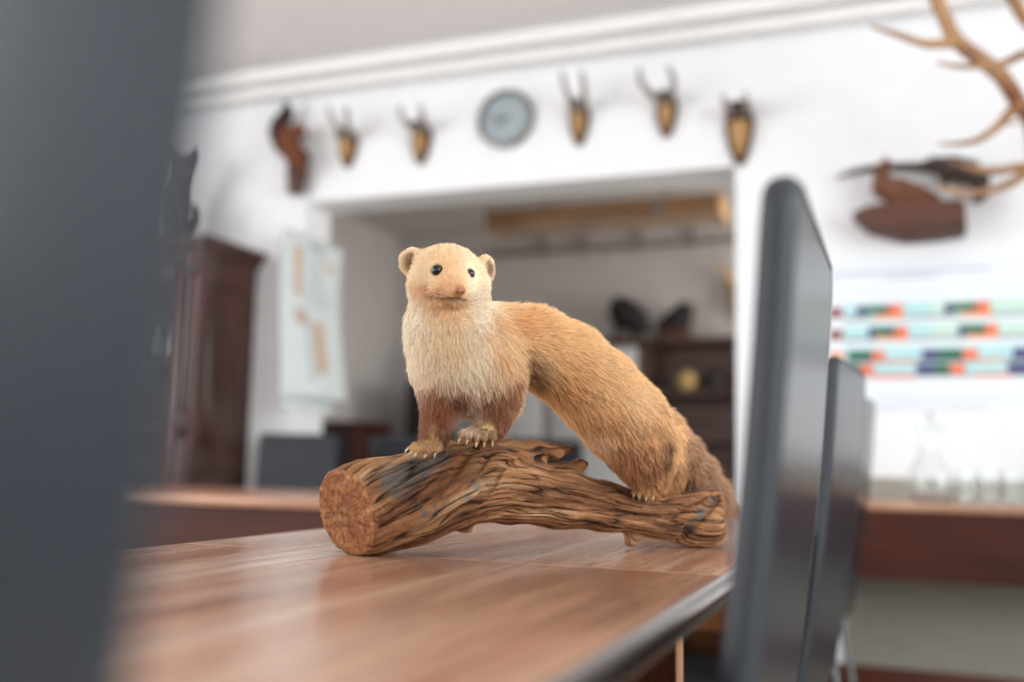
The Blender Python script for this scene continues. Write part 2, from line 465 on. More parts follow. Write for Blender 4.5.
# ------------------------------------------------------------------ chairs
def rrect(w, t, n=5, r=None):
    r = min(w, t)/2*.98 if r is None else r; out = []
    for cx, cy, a in ((w/2-r, t/2-r, 0), (-w/2+r, t/2-r, PI/2), (-w/2+r, -t/2+r, PI), (w/2-r, -t/2+r, 1.5*PI)):
        for q in np.linspace(a, a+PI/2, n): out.append((cx+r*math.cos(q), cy+r*math.sin(q)))
    return out
def make_chair(name, label, cat, group, H, W, T, loc, rz=0):
    """faces -x; the seat stands left of the back"""
    t = thing(name, label, cat, (0, 0, 0), group)
    def xb(z): q = z-.45; return .19*q-.11*q*q
    b = MB(); rings = []
    RC = .035                                  # rounded corners and softly rounded rim
    zs = [.40, .404, .412, .42]+list(np.linspace(.5, H-RC, 8))+[H-RC+RC*math.sin(a_) for a_ in np.linspace(.25, PI/2, 7)]
    for z in zs:
        u_ = max(0, (z-(H-RC))/RC); dl = max(0, (.42-z)/.02)
        w_ = W-2*RC*(1-math.sqrt(max(0, 1-u_*u_))); th = T*min(1, .25+.75*min((H-z)/.010, 1)**.5)*(1-.6*dl*dl)
        rings.append([(xb(z)+q_[1], q_[0], z) for q_ in rrect(w_, max(th, .004), 5)])
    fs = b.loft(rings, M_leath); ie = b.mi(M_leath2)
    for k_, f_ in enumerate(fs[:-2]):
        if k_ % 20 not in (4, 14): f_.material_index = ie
    bk = b.build('backrest', t, 60); bk.modifiers.new('even_normals', 'WEIGHTED_NORMAL')
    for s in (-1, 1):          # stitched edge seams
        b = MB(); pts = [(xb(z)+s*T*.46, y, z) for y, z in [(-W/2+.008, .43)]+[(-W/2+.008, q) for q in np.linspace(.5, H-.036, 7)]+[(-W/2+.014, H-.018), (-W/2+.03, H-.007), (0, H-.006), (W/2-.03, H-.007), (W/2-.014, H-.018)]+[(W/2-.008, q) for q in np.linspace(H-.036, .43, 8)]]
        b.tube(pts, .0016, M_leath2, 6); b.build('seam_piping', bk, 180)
    b = MB(); b.box((-.43, -W/2+.02, .43), (.0, W/2-.02, .49), M_leath, .02, 4); b.build('seat', t)
    for x, dx in ((-.42, -.02), (-.03, .06)):
        for s in (-1, 1):
            b = MB(); b.tube([(x, s*(W/2-.04), .45), (x+dx, s*(W/2-.034), .0)], .012, M_metal, 12); b.build('leg', t)
    b = MB(); b.tube([(-.42, W/2-.03, .425), (-.03, W/2-.03, .425), (-.03, -W/2+.03, .425), (-.42, -W/2+.03, .425), (-.42, W/2-.03, .425)], .010, M_metal, 8); b.build('seat_frame', t)
    t.location = loc; t.rotation_euler = (0, 0, rz)
    return t
def put(o, loc, rz, label):
    c = copy_tree(o); c.location = loc; c.rotation_euler = (0, 0, rz); c['label'] = label; return c
c1 = make_chair('leather_chair', 'high-backed grey leather chair right of the marten, its back nearly edge-on', 'chair', 'leather chairs in a row along the table', 1.082, .39, .026, (-.152, .905, 0))
put(c1, (-.236, .0045, 0), 0, 'grey leather chair so close that its blurred back fills the picture edge')
put(c1, (-.178, 2.19, 0), math.radians(-5.6), 'grey leather chair with a crisp stitched edge, directly behind the tall blurred one')
put(c1, (-.178, 3.27, 0), math.radians(-4), 'grey leather chair farthest down the row, a thin dark sliver by the wall table')
k = make_chair('dining_chair', 'low dark leather chair standing between the cabinet and the opening', 'chair', 'low dark leather chairs at the opening', .975, .385, .05, (-2.68, 4.08, 0), math.radians(113))
put(k, (-2.28, 4.48, 0), math.radians(-72), 'low dark chair in the opening, seen behind the left foreleg of the marten')
put(k, (-1.66, 4.72, 0), math.radians(-69), 'low dark chair in the opening, seen below the belly of the marten')

# ------------------------------------------------------------------ display cabinet and the animal on it
cx1, cy0, cy1 = -3.108, 3.835, 4.295; cx0 = -4.25; ch = 1.83
t = thing('display_cabinet', 'tall dark brown wooden cabinet with glazed doors against the wall', 'cabinet', (cx1-.5, cy0, 0))
b = MB(); b.box((cx0, cy1-.02, .08), (cx1, cy1, ch), M_cab); b.box((cx0, cy0+.03, .08), (cx0+.025, cy1-.02, ch), M_cab)
b.box((cx1-.025, cy0+.0, .08), (cx1-.012, cy1-.02, ch), M_cab)
b.box((cx0, cy0+.03, .08), (cx1-.025, cy1-.02, .11), M_cab); b.box((cx0, cy0+.03, ch-.03), (cx1-.025, cy1-.02, ch), M_cab)
for y0, y1, z0, z1 in ((cy0, cy0+.075, .08, ch), (cy1-.075, cy1, .08, ch), (cy0+.075, cy1-.075, .08, .2), (cy0+.075, cy1-.075, ch-.13, ch), (cy0+.075, cy1-.075, .78, .88)):
    b.box((cx1-.012, y0, z0), (cx1, y1, z1), M_cab, .003, 1)
for z0, z1 in ((.22, .76), (.90, ch-.15)):
    b.box((cx1-.014, cy0+.095, z0), (cx1-.003, cy1-.095, z1), M_cab, .008, 2)
b.build('body', t)
b = MB()
prof = [(0, ch-.005), (.012, ch-.005), (.014, ch+.012), (.03, ch+.02), (.048, ch+.04), (.05, ch+.052), (.064, ch+.056), (.064, ch+.075), (0, ch+.075)]
rings = []
for q, z in prof: rings.append([(cx0-q, cy0-q, z), (cx1+q, cy0-q, z), (cx1+q, cy1, z), (cx0-q, cy1, z)])
b.loft(rings[:], M_cab); b.build('cornice', t, 20)
b = MB(); b.box((cx0-.02, cy0-.02, 0), (cx1+.02, cy1, .09), M_cab, .008, 2); b.build('plinth', t)
for x in (cx0+.05, cx1-.055):
    b = MB(); b.lathe([(.045, .1), (.045, .22), (.03, .24), (.034, .3), (.036, .88), (.03, .94), (.045, .96), (.05, 1.0), (.05, 1.04), (.045, 1.07), (.03, 1.09), (.034, 1.14), (.03, ch-.2), (.028, ch-.12), (.045, ch-.1), (.045, ch)], M_cab, (x, cy0+.005, 0), 20)
    b.build('column', t, 40)
xm = (cx0+cx1)/2
for x0, x1, s in ((cx0+.1, xm-.003, 1), (xm+.003, cx1-.105, -1)):
    b = MB(); w = .06; y0, y1 = cy0+.005, cy0+.028
    for a in ((x0, x0+w, .12, ch-.04), (x1-w, x1, .12, ch-.04), (x0+w, x1-w, .12, .12+w+.02), (x0+w, x1-w, ch-.04-w, ch-.04), (x0+w, x1-w, .60, .66)):
        b.box((a[0], y0, a[2]), (a[1], y1, a[3]), M_cab, .004, 2)
    b.box((x0+w, y0+.006, .19), (x1-w, y1-.004, .60), M_cab)
    d = b.build('door', t)
    b = MB(); b.box((x0+w, y0+.010, .66), (x1-w, y0+.014, ch-.04-w), M_glass); b.build('glass_pane', d)
    b = MB(); kx = x1-w/2 if s > 0 else x0+w/2; b.lathe([(.006, 0), (.006, .012), (.013, .018), (.014, .026), (.008, .032)], M_brass, (kx, y0, 1.0), 14, True, '-Y'); b.build('door_knob', d)
for z in (1.0, 1.33):
    b = MB(); b.box((cx0+.027, cy0+.05, z), (cx1-.03, cy1-.022, z+.018), M_cab); b.build('shelf', t)
for i, x in enumerate((-3.32, -3.42, -3.55)):
    b = MB(); z = 1.349; b.lathe([(.018, 0), (.03, .004), (.034, .05), (.03, .1), (.012, .13), (.012, .16), (.028, .17)], M_white, (x, 4.0+.03*i, z), 16); o = b.build('vase', None, 60)
    tag(o, 'pale slim vase on a shelf behind the cabinet glass', 'vase', 'vases in the cabinet')

# small stuffed predator sitting on the cabinet, turned to the right, tail curled up
ctop = ch+.075
A = lambda px, py, dd=0.: on_y(px, py, 4.05+dd)
Fd = Field((-3.75, 3.82, ctop-.02), (-3.2, 4.3, ctop+.56), .006)
def blob_chain(fl, spec, k=.02): fl.chain([A(a[0], a[1], a[2]) for a in spec], [a[3] for a in spec], k)
zz = ctop
blob_chain(Fd, [(171, 216, .02, .072), (172, 197, .0, .066), (176, 180, -.03, .052), (179, 166, -.05, .055)], .03)
Fd.ell(A(179, 164, -.05), (.070, .06, .052), None, .02); Fd.cone(A(183, 169, -.08), A(187, 172, -.12), .032, .018, .015)
blob_chain(Fd, [(168, 156, -.04, .034), (165, 148, -.04, .012)], .01); blob_chain(Fd, [(189, 157, -.04, .034), (192, 149, -.04, .012)], .01)
blob_chain(Fd, [(175, 200, -.05, .022), (178, 218, -.09, .02), (179, 229, -.1, .02)], .02); blob_chain(Fd, [(166, 200, -.05, .022), (167, 218, -.09, .02), (168, 229, -.1, .02)], .02)
blob_chain(Fd, [(172, 226, .03, .05), (180, 229, .0, .028), (188, 228, -.02, .022), (193, 220, -.02, .022), (192, 210, -.02, .022), (187, 206, -.02, .018)], .012)
for x_ in (168, 174, 180): Fd.cone(A(x_, 222, 0), np.array([A(x_, 222)[0], 4.05, zz+.03]), .045, .05, .02)
Fd.cut_plane((0, 0, zz+.002), (0, 0, -1.0), .001)
def set_origin(o, loc):
    o.data.transform(Matrix.Translation(-Vector(loc))); o.location = loc
t = thing('stuffed_wildcat', 'grey-brown stuffed cat-like animal sitting with curled tail on top of the cabinet', 'animal', tuple(A(172, 231)*np.array([1, 1, 0])+np.array([0, 0, zz+.001])))
Fd.mesh('body', [M_catm], t, it=3)
for px in (175, 184):
    b = MB(); b.ball(A(px, 163, -.1), .008, M_black, None, 10, 8); b.build('eye', t)

# ------------------------------------------------------------------ wall chart by the opening (hangs from a strip, its foot curls)
t = thing('wall_chart', 'pale curling paper chart with columns of small orange and grey prints beside the opening', 'chart', (-2.8, 4.4, 1.98))
ya, yb, zt, zb = 4.125, 4.68, 1.985, 1.165
def chart_pt(u, v, off=0.):
    """u across (0 near .. 1 far), v down"""
    bulge = .035*math.sin(u*PI)*v + .03*v*v*(.4+u) - .012*math.sin(v*5)
    return (-2.832+bulge+off, ya+(yb-ya)*u, zt+.0+(zb-zt)*v)
def sheet(b, off, u0, u1, v0, v1, m, nu=10, nv=14, both=False):
    for off_ in ((off, off-.0015) if both else (off,)):
        g = [[b.bm.verts.new(chart_pt(u0+(u1-u0)*i/nu, v0+(v1-v0)*j/nv, off_)) for j in range(nv+1)] for i in range(nu+1)]
        b._mark([b.bm.faces.new((g[i][j], g[i+1][j], g[i+1][j+1], g[i][j+1])) for i in range(nu) for j in range(nv)], m)
b = MB(); sheet(b, 0, 0, 1, 0, 1, M_paper, both=True)
for i in range(11): sheet(b, .0012, .18+.004*i, .31, .07+.029*i, .07+.029*i+.02, CH['ochre' if i % 3 else 'brown'], 2, 1)
for i in range(12):
    for uu in (.40, .52, .60): sheet(b, .0012, uu, uu+.06, .06+.032*i, .06+.032*i+.011, CH['dull'], 1, 1)
sheet(b, .0012, .42, .66, .03, .05, CH['grey'], 2, 1)
for i in range(3): sheet(b, .0012, .70, .88, .12+.02*i, .13+.02*i, CH['ochre'], 1, 1); sheet(b, .0012, .70, .80, .34+.03*i, .35+.03*i, CH['dull'], 1, 1)
for i in range(4): sheet(b, .0012, .18+.05*(i % 2), .38, .46+.024*i, .475+.024*i, CH['brown'], 2, 1)
for i in range(13):
    sheet(b, .0012, .36, .43, .52+.03*i, .535+.03*i, CH['dull'], 1, 1); sheet(b, .0012, .47, .64, .52+.028*i, .54+.028*i, CH['brown' if i % 2 else 'ochre'], 1, 1) if i < 12 else None
b.build('sheet', t, 180)
b = MB(); b.box((-2.845, ya-.005, zt-.005), (-2.825, yb+.005, zt+.012), M_white, .003); b.build('hanging_strip', t)
b = MB(); g = [[b.bm.verts.new((-2.84+.012*math.sin(u*PI)+.004*j, ya+.05+(yb-ya-.09)*u, 1.2-.05*j)) for j in range(3)] for u in np.linspace(0, 1, 7)]
b._mark([b.bm.faces.new((g[i][j], g[i+1][j], g[i+1][j+1], g[i][j+1])) for i in range(6) for j in range(2)], M_paper); b.build('under_sheet', t, 180)

# ------------------------------------------------------------------ clock
cc = on_y(507, 120, WY); r = .142
t = thing('wall_clock', 'round wall clock with pale blue dial and grey rim above the opening', 'clock', tuple(cc))
b = MB(); b.lathe([(r, 0), (r, .03), (r-.006, .04), (r-.016, .042), (r-.024, .032), (r-.024, .02)], M_rim, cc, 48, False, '-Y'); b.build('rim', t, 50)
b = MB(); b.lathe([(r-.02, .001), (r-.02, .02)], M_dial, cc, 48, True, '-Y')
for i in range(12):
    a = i*PI/6; mx = Matrix.Translation(Vector(cc)) @ Matrix.Rotation(a, 4, 'Y')
    b.box((-.004, -.0225, r-.05), (.004, -.0202, r-.03), M_hand, 0, 1, mx)
b.build('dial', t)
for nm, ang, ln, wd_ in (('hour_hand', 235, .06, .007), ('minute_hand', 275, .09, .005)):
    mx = Matrix.Translation(Vector(cc)) @ Matrix.Rotation(math.radians(ang), 4, 'Y')
    b = MB(); b.box((-wd_, -.026, -.018), (wd_, -.023, ln), M_hand, 0, 1, mx); b.lathe([(.012, -.002), (.012, .006)], M_hand, (cc[0], cc[1]-.022, cc[2]), 14, True, '-Y'); b.build(nm, t)
b = MB(); b.lathe([(r-.022, .033), (r-.05, .0365), (.02, .038)], M_glass, cc, 40, True, '-Y'); b.build('cover_glass', t, 80)

# ------------------------------------------------------------------ roe deer trophies
def roe(cxp, cyp, w_px, y0, y1, left, right, label, broad=1.0):
    Yw = WY-.001; P_ = lambda x, y, dy=0.: on_y(x, y, WY-.02-dy)
    c = on_y(cxp, cyp, Yw); m = (on_y(cxp+1, cyp, Yw)-c)[0]; h = float(on_y(cxp, y0, Yw)[2]-on_y(cxp, y1, Yw)[2]); w = w_px*m
    t = thing('roe_deer_trophy', label, 'trophy', (c[0], Yw, c[2]), 'roe deer skulls in a row on the wall')
    x, z = c[0], float(on_y(cxp, (y0+y1)/2, Yw)[2])
    sh = [(0, -.5), (.2, -.42), (.36, -.2), (.48, .06), (.5, .22), (.36, .42), (.15, .5), (-.15, .5), (-.36, .42), (-.5, .22), (-.48, .06), (-.36, -.2), (-.2, -.42)]
    b = MB(); b.prism([(x+w*a, z+h*q) for a, q in sh], WY-.022, Yw, M_shield, .006); b.build('shield', t)
    # skull: broad at the brow, narrow nose pointing down
    b = MB(); rings = []
    for s_, ww, dp in ((.28, .20, .03), (.22, .27, .05), (.12, .30, .06), (.0, .28, .055), (-.14, .21, .045), (-.25, .13, .035), (-.34, .07, .02)):
        rings.append([(x+w*ww*broad*math.cos(q), WY-.02-dp*max(0, math.sin(q))*1.0, z+h*s_) for q in np.linspace(0, 2*PI, 16, endpoint=False)])
    b.loft(rings, M_bone); b.build('skull', t, 80)
    b = MB(); b.ball((x, WY-.05, z+h*.34), (w*.40*broad, .06, h*.17), M_dhair); b.build('brow_hair', t, 180)
    for pts in (left, right):
        b = MB(); n = len(pts); dd = [.06+.10*math.sin(PI*.6*i/(n-1)) for i in range(n)]
        q = spline([P_(p[0], p[1], e) for p, e in zip(pts, dd)], 14)
        b.tube(q, list(np.linspace(.020, .009, 14)), M_antl, 8)
        k_ = q[8]; tip = k_ + np.array([.0, -.05, .035]); b.tube([k_, (k_+tip)/2+np.array([0, -.004, 0]), tip], [.007, .005, .002], M_antl, 7)
        b.lathe([(.012, -.006), (.019, 0), (.012, .006)], M_antl, q[0], 10); b.build('antler', t, 80)
roe(349, 151, 19, 132, 169, [(345, 136), (339, 129), (332, 118), (328, 107)], [(350, 135), (348, 126), (347, 117), (347, 107)], 'roe deer skull with short thin antlers, first one right of the squirrel mount')
roe(422, 146, 20, 124, 166, [(417, 130), (409, 125), (402, 117), (400, 106)], [(423, 128), (423, 120), (422, 113), (421, 106)], 'roe deer skull hanging directly left of the clock')
roe(580, 125, 21, 103, 147, [(575, 108), (570, 99), (565, 87), (562, 72)], [(582, 108), (584, 98), (584, 85), (581, 71)], 'roe deer skull hanging directly right of the clock, tall narrow antlers')
roe(667, 117, 23, 95, 139, [(661, 101), (650, 93), (641, 82), (639, 69)], [(670, 99), (673, 90), (673, 78), (668, 67)], 'roe deer skull with wide curved antlers, between the two right of the clock')
roe(740, 137, 30, 105, 167, [(733, 113), (729, 109), (725, 103), (722, 97)], [(744, 112), (746, 107), (747, 101), (745, 95)], 'broad roe deer skull with stubby antlers at the corner of the opening', 1.15)

# ------------------------------------------------------------------ squirrel mount at the far left of the row
S = lambda px, py, dy=0.: on_y(px, py, WY-.09-dy)
c = on_y(296, 170, WY)
b = MB(); b.tube(spline([S(301, 150, -.05), S(298, 162, -.03), S(297, 178, -.03), S(295, 194, -.03)], 10), [.03, .05, .062, .058, .05, .058, .05, .048, .045, .04], M_shield, 12)
b.tube([S(297, 170, -.03), S(306, 152, .0)], [.025, .016], M_shield, 8)
o = b.build('branch_mount', None, 50); set_origin(o, tuple(c)); tag(o, 'short brown branch piece on the wall under the stuffed squirrel', 'branch')
Fd = Field(S(268, 200)-np.array([0, .25, .1]), S(315, 95)+np.array([0, .09, .1]), .006)
Fd.chain([S(296, 160), S(290, 146), S(287, 134)], [.05, .055, .045], .02); Fd.ell(S(298, 131, .02), (.04, .04, .036), None, .015); Fd.cone(S(301, 133, .03), S(305, 136, .04), .022, .012, .01)
Fd.cone(S(298, 126, .02), S(299, 121, .02), .012, .006, .006); Fd.chain([S(292, 142, .03), S(300, 148, .05), S(303, 154, .04)], [.02, .016, .014], .01)
Fd.chain([S(296, 158, .02), S(302, 164, .05), S(304, 172, .03)], [.032, .022, .014], .015)
t = thing('stuffed_squirrel', 'russet stuffed squirrel with raised dark tail, left of the row of antlers', 'animal', tuple(S(292, 160)))
Fd.mesh('body', [M_sq], t, it=3)
b = MB(); b.tube(spline([S(284, 152, -.02), S(279, 138, -.01), S(280, 124, 0), S(287, 114, 0), S(286, 103, 0)], 16), list(np.concatenate([np.linspace(.03, .05, 6), np.linspace(.05, .036, 6), np.linspace(.034, .016, 4)])), M_sqd, 12); b.build('tail', t, 180)

# ------------------------------------------------------------------ bird on a slab, long-tailed bird
B_ = lambda px, py, dy=0.: on_y(px, py, 4.165-dy)
pts = [(853, 216), (866, 210), (880, 207), (920, 205), (959, 203), (964, 206), (966, 232), (940, 236), (906, 239), (886, 234), (868, 229)]
b = MB(); b.prism([(float(on_y(x, y, 4.19)[0]), float(on_y(x, y, 4.19)[2])) for x, y in pts], 4.12, WY-.002, M_slab, .012)
o = b.build('wooden_slab', None, 40); set_origin(o, (float(on_y(910, 222, 4.2)[0]), WY-.002, float(on_y(910, 222, 4.2)[2]))); tag(o, 'reddish brown pointed wooden slab fixed to the wall beneath a brown bird', 'slab')
Fd = Field(on_y(865, 215, 4.2)-np.array([.02, .12, .05]), on_y(950, 150, 4.2)+np.array([.02, .12, .02]), .005)
Fd.chain([B_(884, 188), B_(900, 193), B_(918, 196), B_(936, 198)], [.048, .055, .042, .018], .02)
Fd.chain([B_(882, 184), B_(881, 174), B_(884, 167)], [.035, .026, .024], .015); Fd.ell(B_(885, 165), (.026, .024, .022), None, .01); Fd.cone(B_(886, 161), B_(887, 155), .012, .003, .008)
Fd.chain([B_(893, 203), B_(893, 207)], [.014, .012], .008); Fd.chain([B_(905, 203), B_(905, 206)], [.014, .012], .008)
t = thing('stuffed_duck', 'brown stuffed bird with raised beak sitting on the pointed wooden slab', 'bird', tuple(B_(898, 206)))
Fd.mesh('body', [M_bird], t, it=3)
for s in (-.024, .024):
    b = MB(); b.ball(B_(884, 165)+np.array([-.004, s, .002]), .004, M_black, None, 8, 6); b.build('eye', t)
L_ = lambda px, py, dy=0.: on_y(px, py, 4.24-dy)
Fd = Field(L_(828, 210)-np.array([.02, .1, .02]), L_(995, 150)+np.array([.02, .06, .02]), .005)
Fd.chain([L_(918, 167), L_(935, 165), L_(952, 168), L_(968, 172), L_(980, 180), L_(981, 194), L_(976, 201)], [.018, .03, .045, .046, .032, .024, .014], .02)
Fd.chain([L_(948, 172), L_(944, 182)], [.03, .016], .01)
t = thing('stuffed_pheasant', 'dark long-tailed stuffed bird on the wall behind the deer antler tines', 'bird', tuple(L_(952, 170)+np.array([0, .05, 0])))
Fd.mesh('body', [M_bird2], t, it=3)
for dz, dy in ((0, 0), (3, .012)):
    b = MB(); b.tube(spline([L_(926, 166+dz, dy), L_(900, 165+dz, dy), L_(872, 167+dz, dy), L_(852, 171+dz, dy), L_(837, 176+dz, dy)], 12), list(np.linspace(.014, .003, 12)), M_bird2, 8); b.build('tail_feather', t, 180)
b = MB(); b.tube([L_(956, 172, -.0), L_(958, 172, -.058)], .01, M_shield, 8); b.build('wall_peg', t)

# ------------------------------------------------------------------ red deer antlers
t = thing('red_deer_antlers', 'large branching brown deer antlers reaching in from the picture edge', 'antlers', tuple(on_y(1085, 205, WY-.002)))
def G(px, py, d): return D(px, py, d*.962)
b = MB(); c = on_y(1085, 205, WY); b.prism([(c[0]+x, c[2]+z) for x, z in ((0, -.28), (.09, -.2), (.13, .0), (.12, .12), (.05, .18), (-.05, .18), (-.12, .12), (-.13, 0), (-.09, -.2))], WY-.03, WY-.002, M_shield, .008); b.build('shield', t)
b = MB(); rings = []
for s_, ww, dp in ((.13, .05, .06), (.1, .075, .09), (.02, .08, .11), (-.06, .06, .09), (-.15, .04, .07), (-.21, .025, .04)):
    rings.append([(c[0]+ww*math.cos(q), WY-.03-dp*max(0, math.sin(q)), c[2]+s_) for q in np.linspace(0, 2*PI, 16, endpoint=False)])
b.loft(rings, M_bone); b.build('skull', t, 80)
def antl(specs):
    b = MB()
    for pts, r0, r1, m in specs:
        n = 18; q = spline([G(*p) for p in pts], n); b.tube(q, list(np.linspace(r0, r1, n)), m, 10)
    return b.build('antler', t, 80)
antl([
    ([(1063, 185, 3.82), (1046, 178, 3.74), (1036, 152, 3.66), (1034, 124, 3.6), (1018, 102, 3.56), (1004, 79, 3.52), (986, 63, 3.5), (966, 49, 3.48), (953, 36, 3.46), (945, 18, 3.44), (936, -2, 3.42), (926, -30, 3.4)], .032, .022, M_stag),
    ([(957, 42, 3.47), (945, 43, 3.44), (927, 44, 3.40), (904, 37, 3.36), (884, 30, 3.33), (870, 26, 3.30)], .021, .004, M_stag),
    ([(1020, 103, 3.56), (1009, 114, 3.52), (998, 126, 3.5), (978, 140, 3.46), (957, 144, 3.42), (938, 144, 3.38)], .022, .004, M_stag),
    ([(1048, 172, 3.74), (1024, 167, 3.66), (996, 171, 3.58), (972, 168, 3.5), (950, 162, 3.42)], .022, .006, M_stag),
    ([(1048, 172, 3.74), (1026, 174, 3.66), (1009, 184, 3.6), (984, 192, 3.52), (957, 192, 3.44), (940, 186, 3.38)], .021, .006, M_stag),
])
antl([
    ([(1106, 185, 3.82), (1126, 170, 3.74), (1138, 130, 3.66), (1120, 80, 3.56), (1075, 50, 3.46), (1040, 32, 3.40), (1022, 15, 3.36), (1008, -12, 3.32)], .032, .018, M_stag),
    ([(1075, 50, 3.46), (1050, 50, 3.40), (1024, 54, 3.34), (1004, 63, 3.30), (980, 66, 3.26), (957, 66, 3.22), (938, 63, 3.18)], .020, .005, M_stag),
    ([(1134, 140, 3.66), (1090, 130, 3.56), (1040, 122, 3.46), (1003, 124, 3.38)], .014, .003, M_stag),
])

# ------------------------------------------------------------------ timetable poster on the right
px0, px1 = float(on_y(828, 330, WY)[0]), 0.62
pz1 = float(on_y(828, 262, WY)[2]); pz0 = float(on_y(900, 408, WY)[2])
YP = WY-.004
t = thing('wall_timetable', 'large white wall poster with rows of red, green and violet blocks', 'poster', ((px0+px1)/2, YP, (pz0+pz1)/2))
b = MB(); b.box((px0, YP, pz0), (px1, WY-.0008, pz1), M_paper2)
def pr(x0, y0, x1, y1, c, lift=.001):
    """a printed block between two picture points of the flat poster"""
    a = on_y(x0, y0, YP); e = on_y(x1, y1, YP)
    xa, xb = max(a[0], px0+.001), min(e[0], px1-.003)
    b.quad([(xa, YP-lift, e[2]), (xb, YP-lift, e[2]), (xb, YP-lift, a[2]), (xa, YP-lift, a[2])], CH[c])
zrow = {}
def px_row(y828):        # rows are level on the wall: keep one height per row
    return float(on_y(840, y828, YP)[2])
def blk(x0, x1, yt, yb, c, lift=.001):
    za, zb_ = px_row(yt), px_row(yb); xa = max(float(on_y(x0, 330, YP)[0]), px0+.001); xb = min(float(on_y(x1, 330, YP)[0]), px1-.003)
    b.quad([(xa, YP-lift, zb_), (xb, YP-lift, zb_), (xb, YP-lift, za), (xa, YP-lift, za)], CH[c])
blk(833, 993, 273.5, 276, 'line'); blk(886, 936, 279, 281, 'line')
blk(845, 1100, 295, 296, 'pale')
rows = [(309, 319), (330, 340), (352, 362), (365, 376)]
for i, (a, e) in enumerate(rows):
    blk(844, 932, a-4, e+1.5, 'teal'); blk(932, 1100, a-4, e+1.5, 'mint' if i < 2 else 'teal'); blk(844, 1100, e-1.5, e+2, 'grey', .0014)
for a, e, c in ((308, 318, 'maroon'), (330, 340, 'maroon'), (352, 364, 'orange')): blk(829, 843, a, e, c, .002)
for (x0, xs) in ((0, 857), (0, 945)):
    a, e = rows[0]; blk(xs, xs+8, a-2, e-2, 'violet', .002); blk(xs+8, xs+33, a-2, e-4, 'green', .002); blk(xs+30, xs+46, a-3, e, 'red', .002); blk(xs+18, xs+48, e-3, e+1.5, 'orange', .0024)
for xs in (868, 958):
    a, e = rows[1]; blk(xs, xs+6, a-2, e-1, 'violet', .002); blk(xs+6, xs+28, a-2, e-3, 'green', .002); blk(xs+26, xs+40, a-2, e, 'red', .002); blk(xs+8, xs+40, e-2.5, e+1.5, 'orange', .0024)
a, e = rows[2]; blk(847, 872, a-1, e-1, 'green', .002); blk(872, 884, a-1, e, 'red', .002); blk(884, 915, e-.5, e+2, 'red', .0024)
blk(921, 938, a-1, e, 'violet', .002); blk(938, 962, a-1, e, 'green', .002); blk(962, 977, a-1, e, 'red', .002); blk(977, 1004, e-.5, e+2, 'orange', .0024); blk(1012, 1030, a-1, e, 'violet', .002); blk(1030, 1052, a-1, e, 'green', .002)
a, e = rows[3]; blk(846, 860, a, e, 'green', .002); blk(860, 873, a, e, 'red', .002); blk(873, 913, e-.5, e+3, 'red', .0024); blk(915, 933, a, e, 'violet', .002); blk(933, 949, a, e, 'green', .002); blk(949, 964, a, e, 'red', .002); blk(973, 1010, e-.5, e+2.5, 'red', .0024); blk(1006, 1026, a, e, 'violet', .002); blk(1026, 1048, a, e, 'green', .002)
blk(873, 1005, 397, 398, 'line'); blk(880, 990, 402, 403, 'pale'); blk(860, 985, 408, 409, 'line')
b.build('sheet', t)

# ------------------------------------------------------------------ carafe and glasses on the wall table
def lath_glass(name, prof, loc, label, cat, group=None):
    b = MB(); b.lathe(prof, M_glass, (0, 0, 0), 32); o = b.build(name, None, 60); o.location = loc
    return tag(o, label, cat, group)
jc = on_z(932, 500.5, TZ); jc = np.array([.098, 3.92, TZ+.001])
t = thing('glass_carafe', 'large clear glass carafe with round belly on the wall table', 'carafe', tuple(jc))
b = MB(); b.lathe([(0.001, 0), (.06, 0), (.078, .02), (.084, .06), (.078, .10), (.05, .15), (.036, .19), (.036, .25), (.044, .275), (.041, .275), (.033, .25), (.033, .19), (.047, .149), (.075, .099), (.081, .06), (.075, .021), (.058, .004), (.001, .004)], M_glass, jc, 36); b.build('vessel', t, 60)
b = MB(); b.lathe([(.001, .255), (.031, .255), (.031, .285), (.012, .29), (.016, .31), (.001, .315)], M_glass, jc, 20); b.build('stopper', t, 60)
for i, (px, dy, hh, rr, lab) in enumerate(((967, 3.85, .11, .032, 'clear drinking glass standing next to the carafe'), (990, 3.90, .12, .036, 'clear drinking glass, second to the right of the carafe'), (1014, 3.86, .12, .036, 'clear drinking glass, third to the right of the carafe, at the picture edge'))):
    x = float(on_y(px, 490, dy)[0])
    lath_glass('drinking_glass', [(.001, 0), (rr*.82, 0), (rr*.9, .02), (rr, hh), (rr-.0025, hh), (rr*.9-.003, .022), (rr*.78, .008), (.001, .008)], (x, dy, TZ+.001), lab, 'glass', 'glasses on the wall table')

# ------------------------------------------------------------------ back room
xl = float(on_y(485, 218, 5.6)[0]); xr = float(on_y(722, 205, 5.6)[0]); z0, z1 = 2.285, 2.405
t = thing('ceiling_lamp', 'long wooden box lamp hanging in the back room behind the opening', 'lamp', ((xl+xr)/2, 5.6, z1))
b = MB(); b.box((xl+.03, 5.6, z0), (xr-.03, 5.615, z1), M_lampw, .004); b.box((xl+.03, 5.845, z0), (xr-.03, 5.86, z1), M_lampw, .004); b.box((xl+.03, 5.615, z1-.012), (xr-.03, 5.845, z1), M_lampw); b.build('housing', t)
b = MB(); b.box((xl+.03, 5.617, z0+.008), (xr-.03, 5.843, z0+.02), M_diff); b.build('diffuser', t)
for x in (xl, xr-.03):
    b = MB(); b.box((x, 5.59, z0-.006), (x+.03, 5.87, z1+.006), M_lampe if x > xl else M_lampw, .012, 3); b.build('end_cap', t)
for x in (xl+.35, xr-.35):
    b = MB(); b.tube([(x, 5.73, z1-.002), (x, 5.73, BZ)], .006, M_rail, 8); b.build('hanging_rod', t)
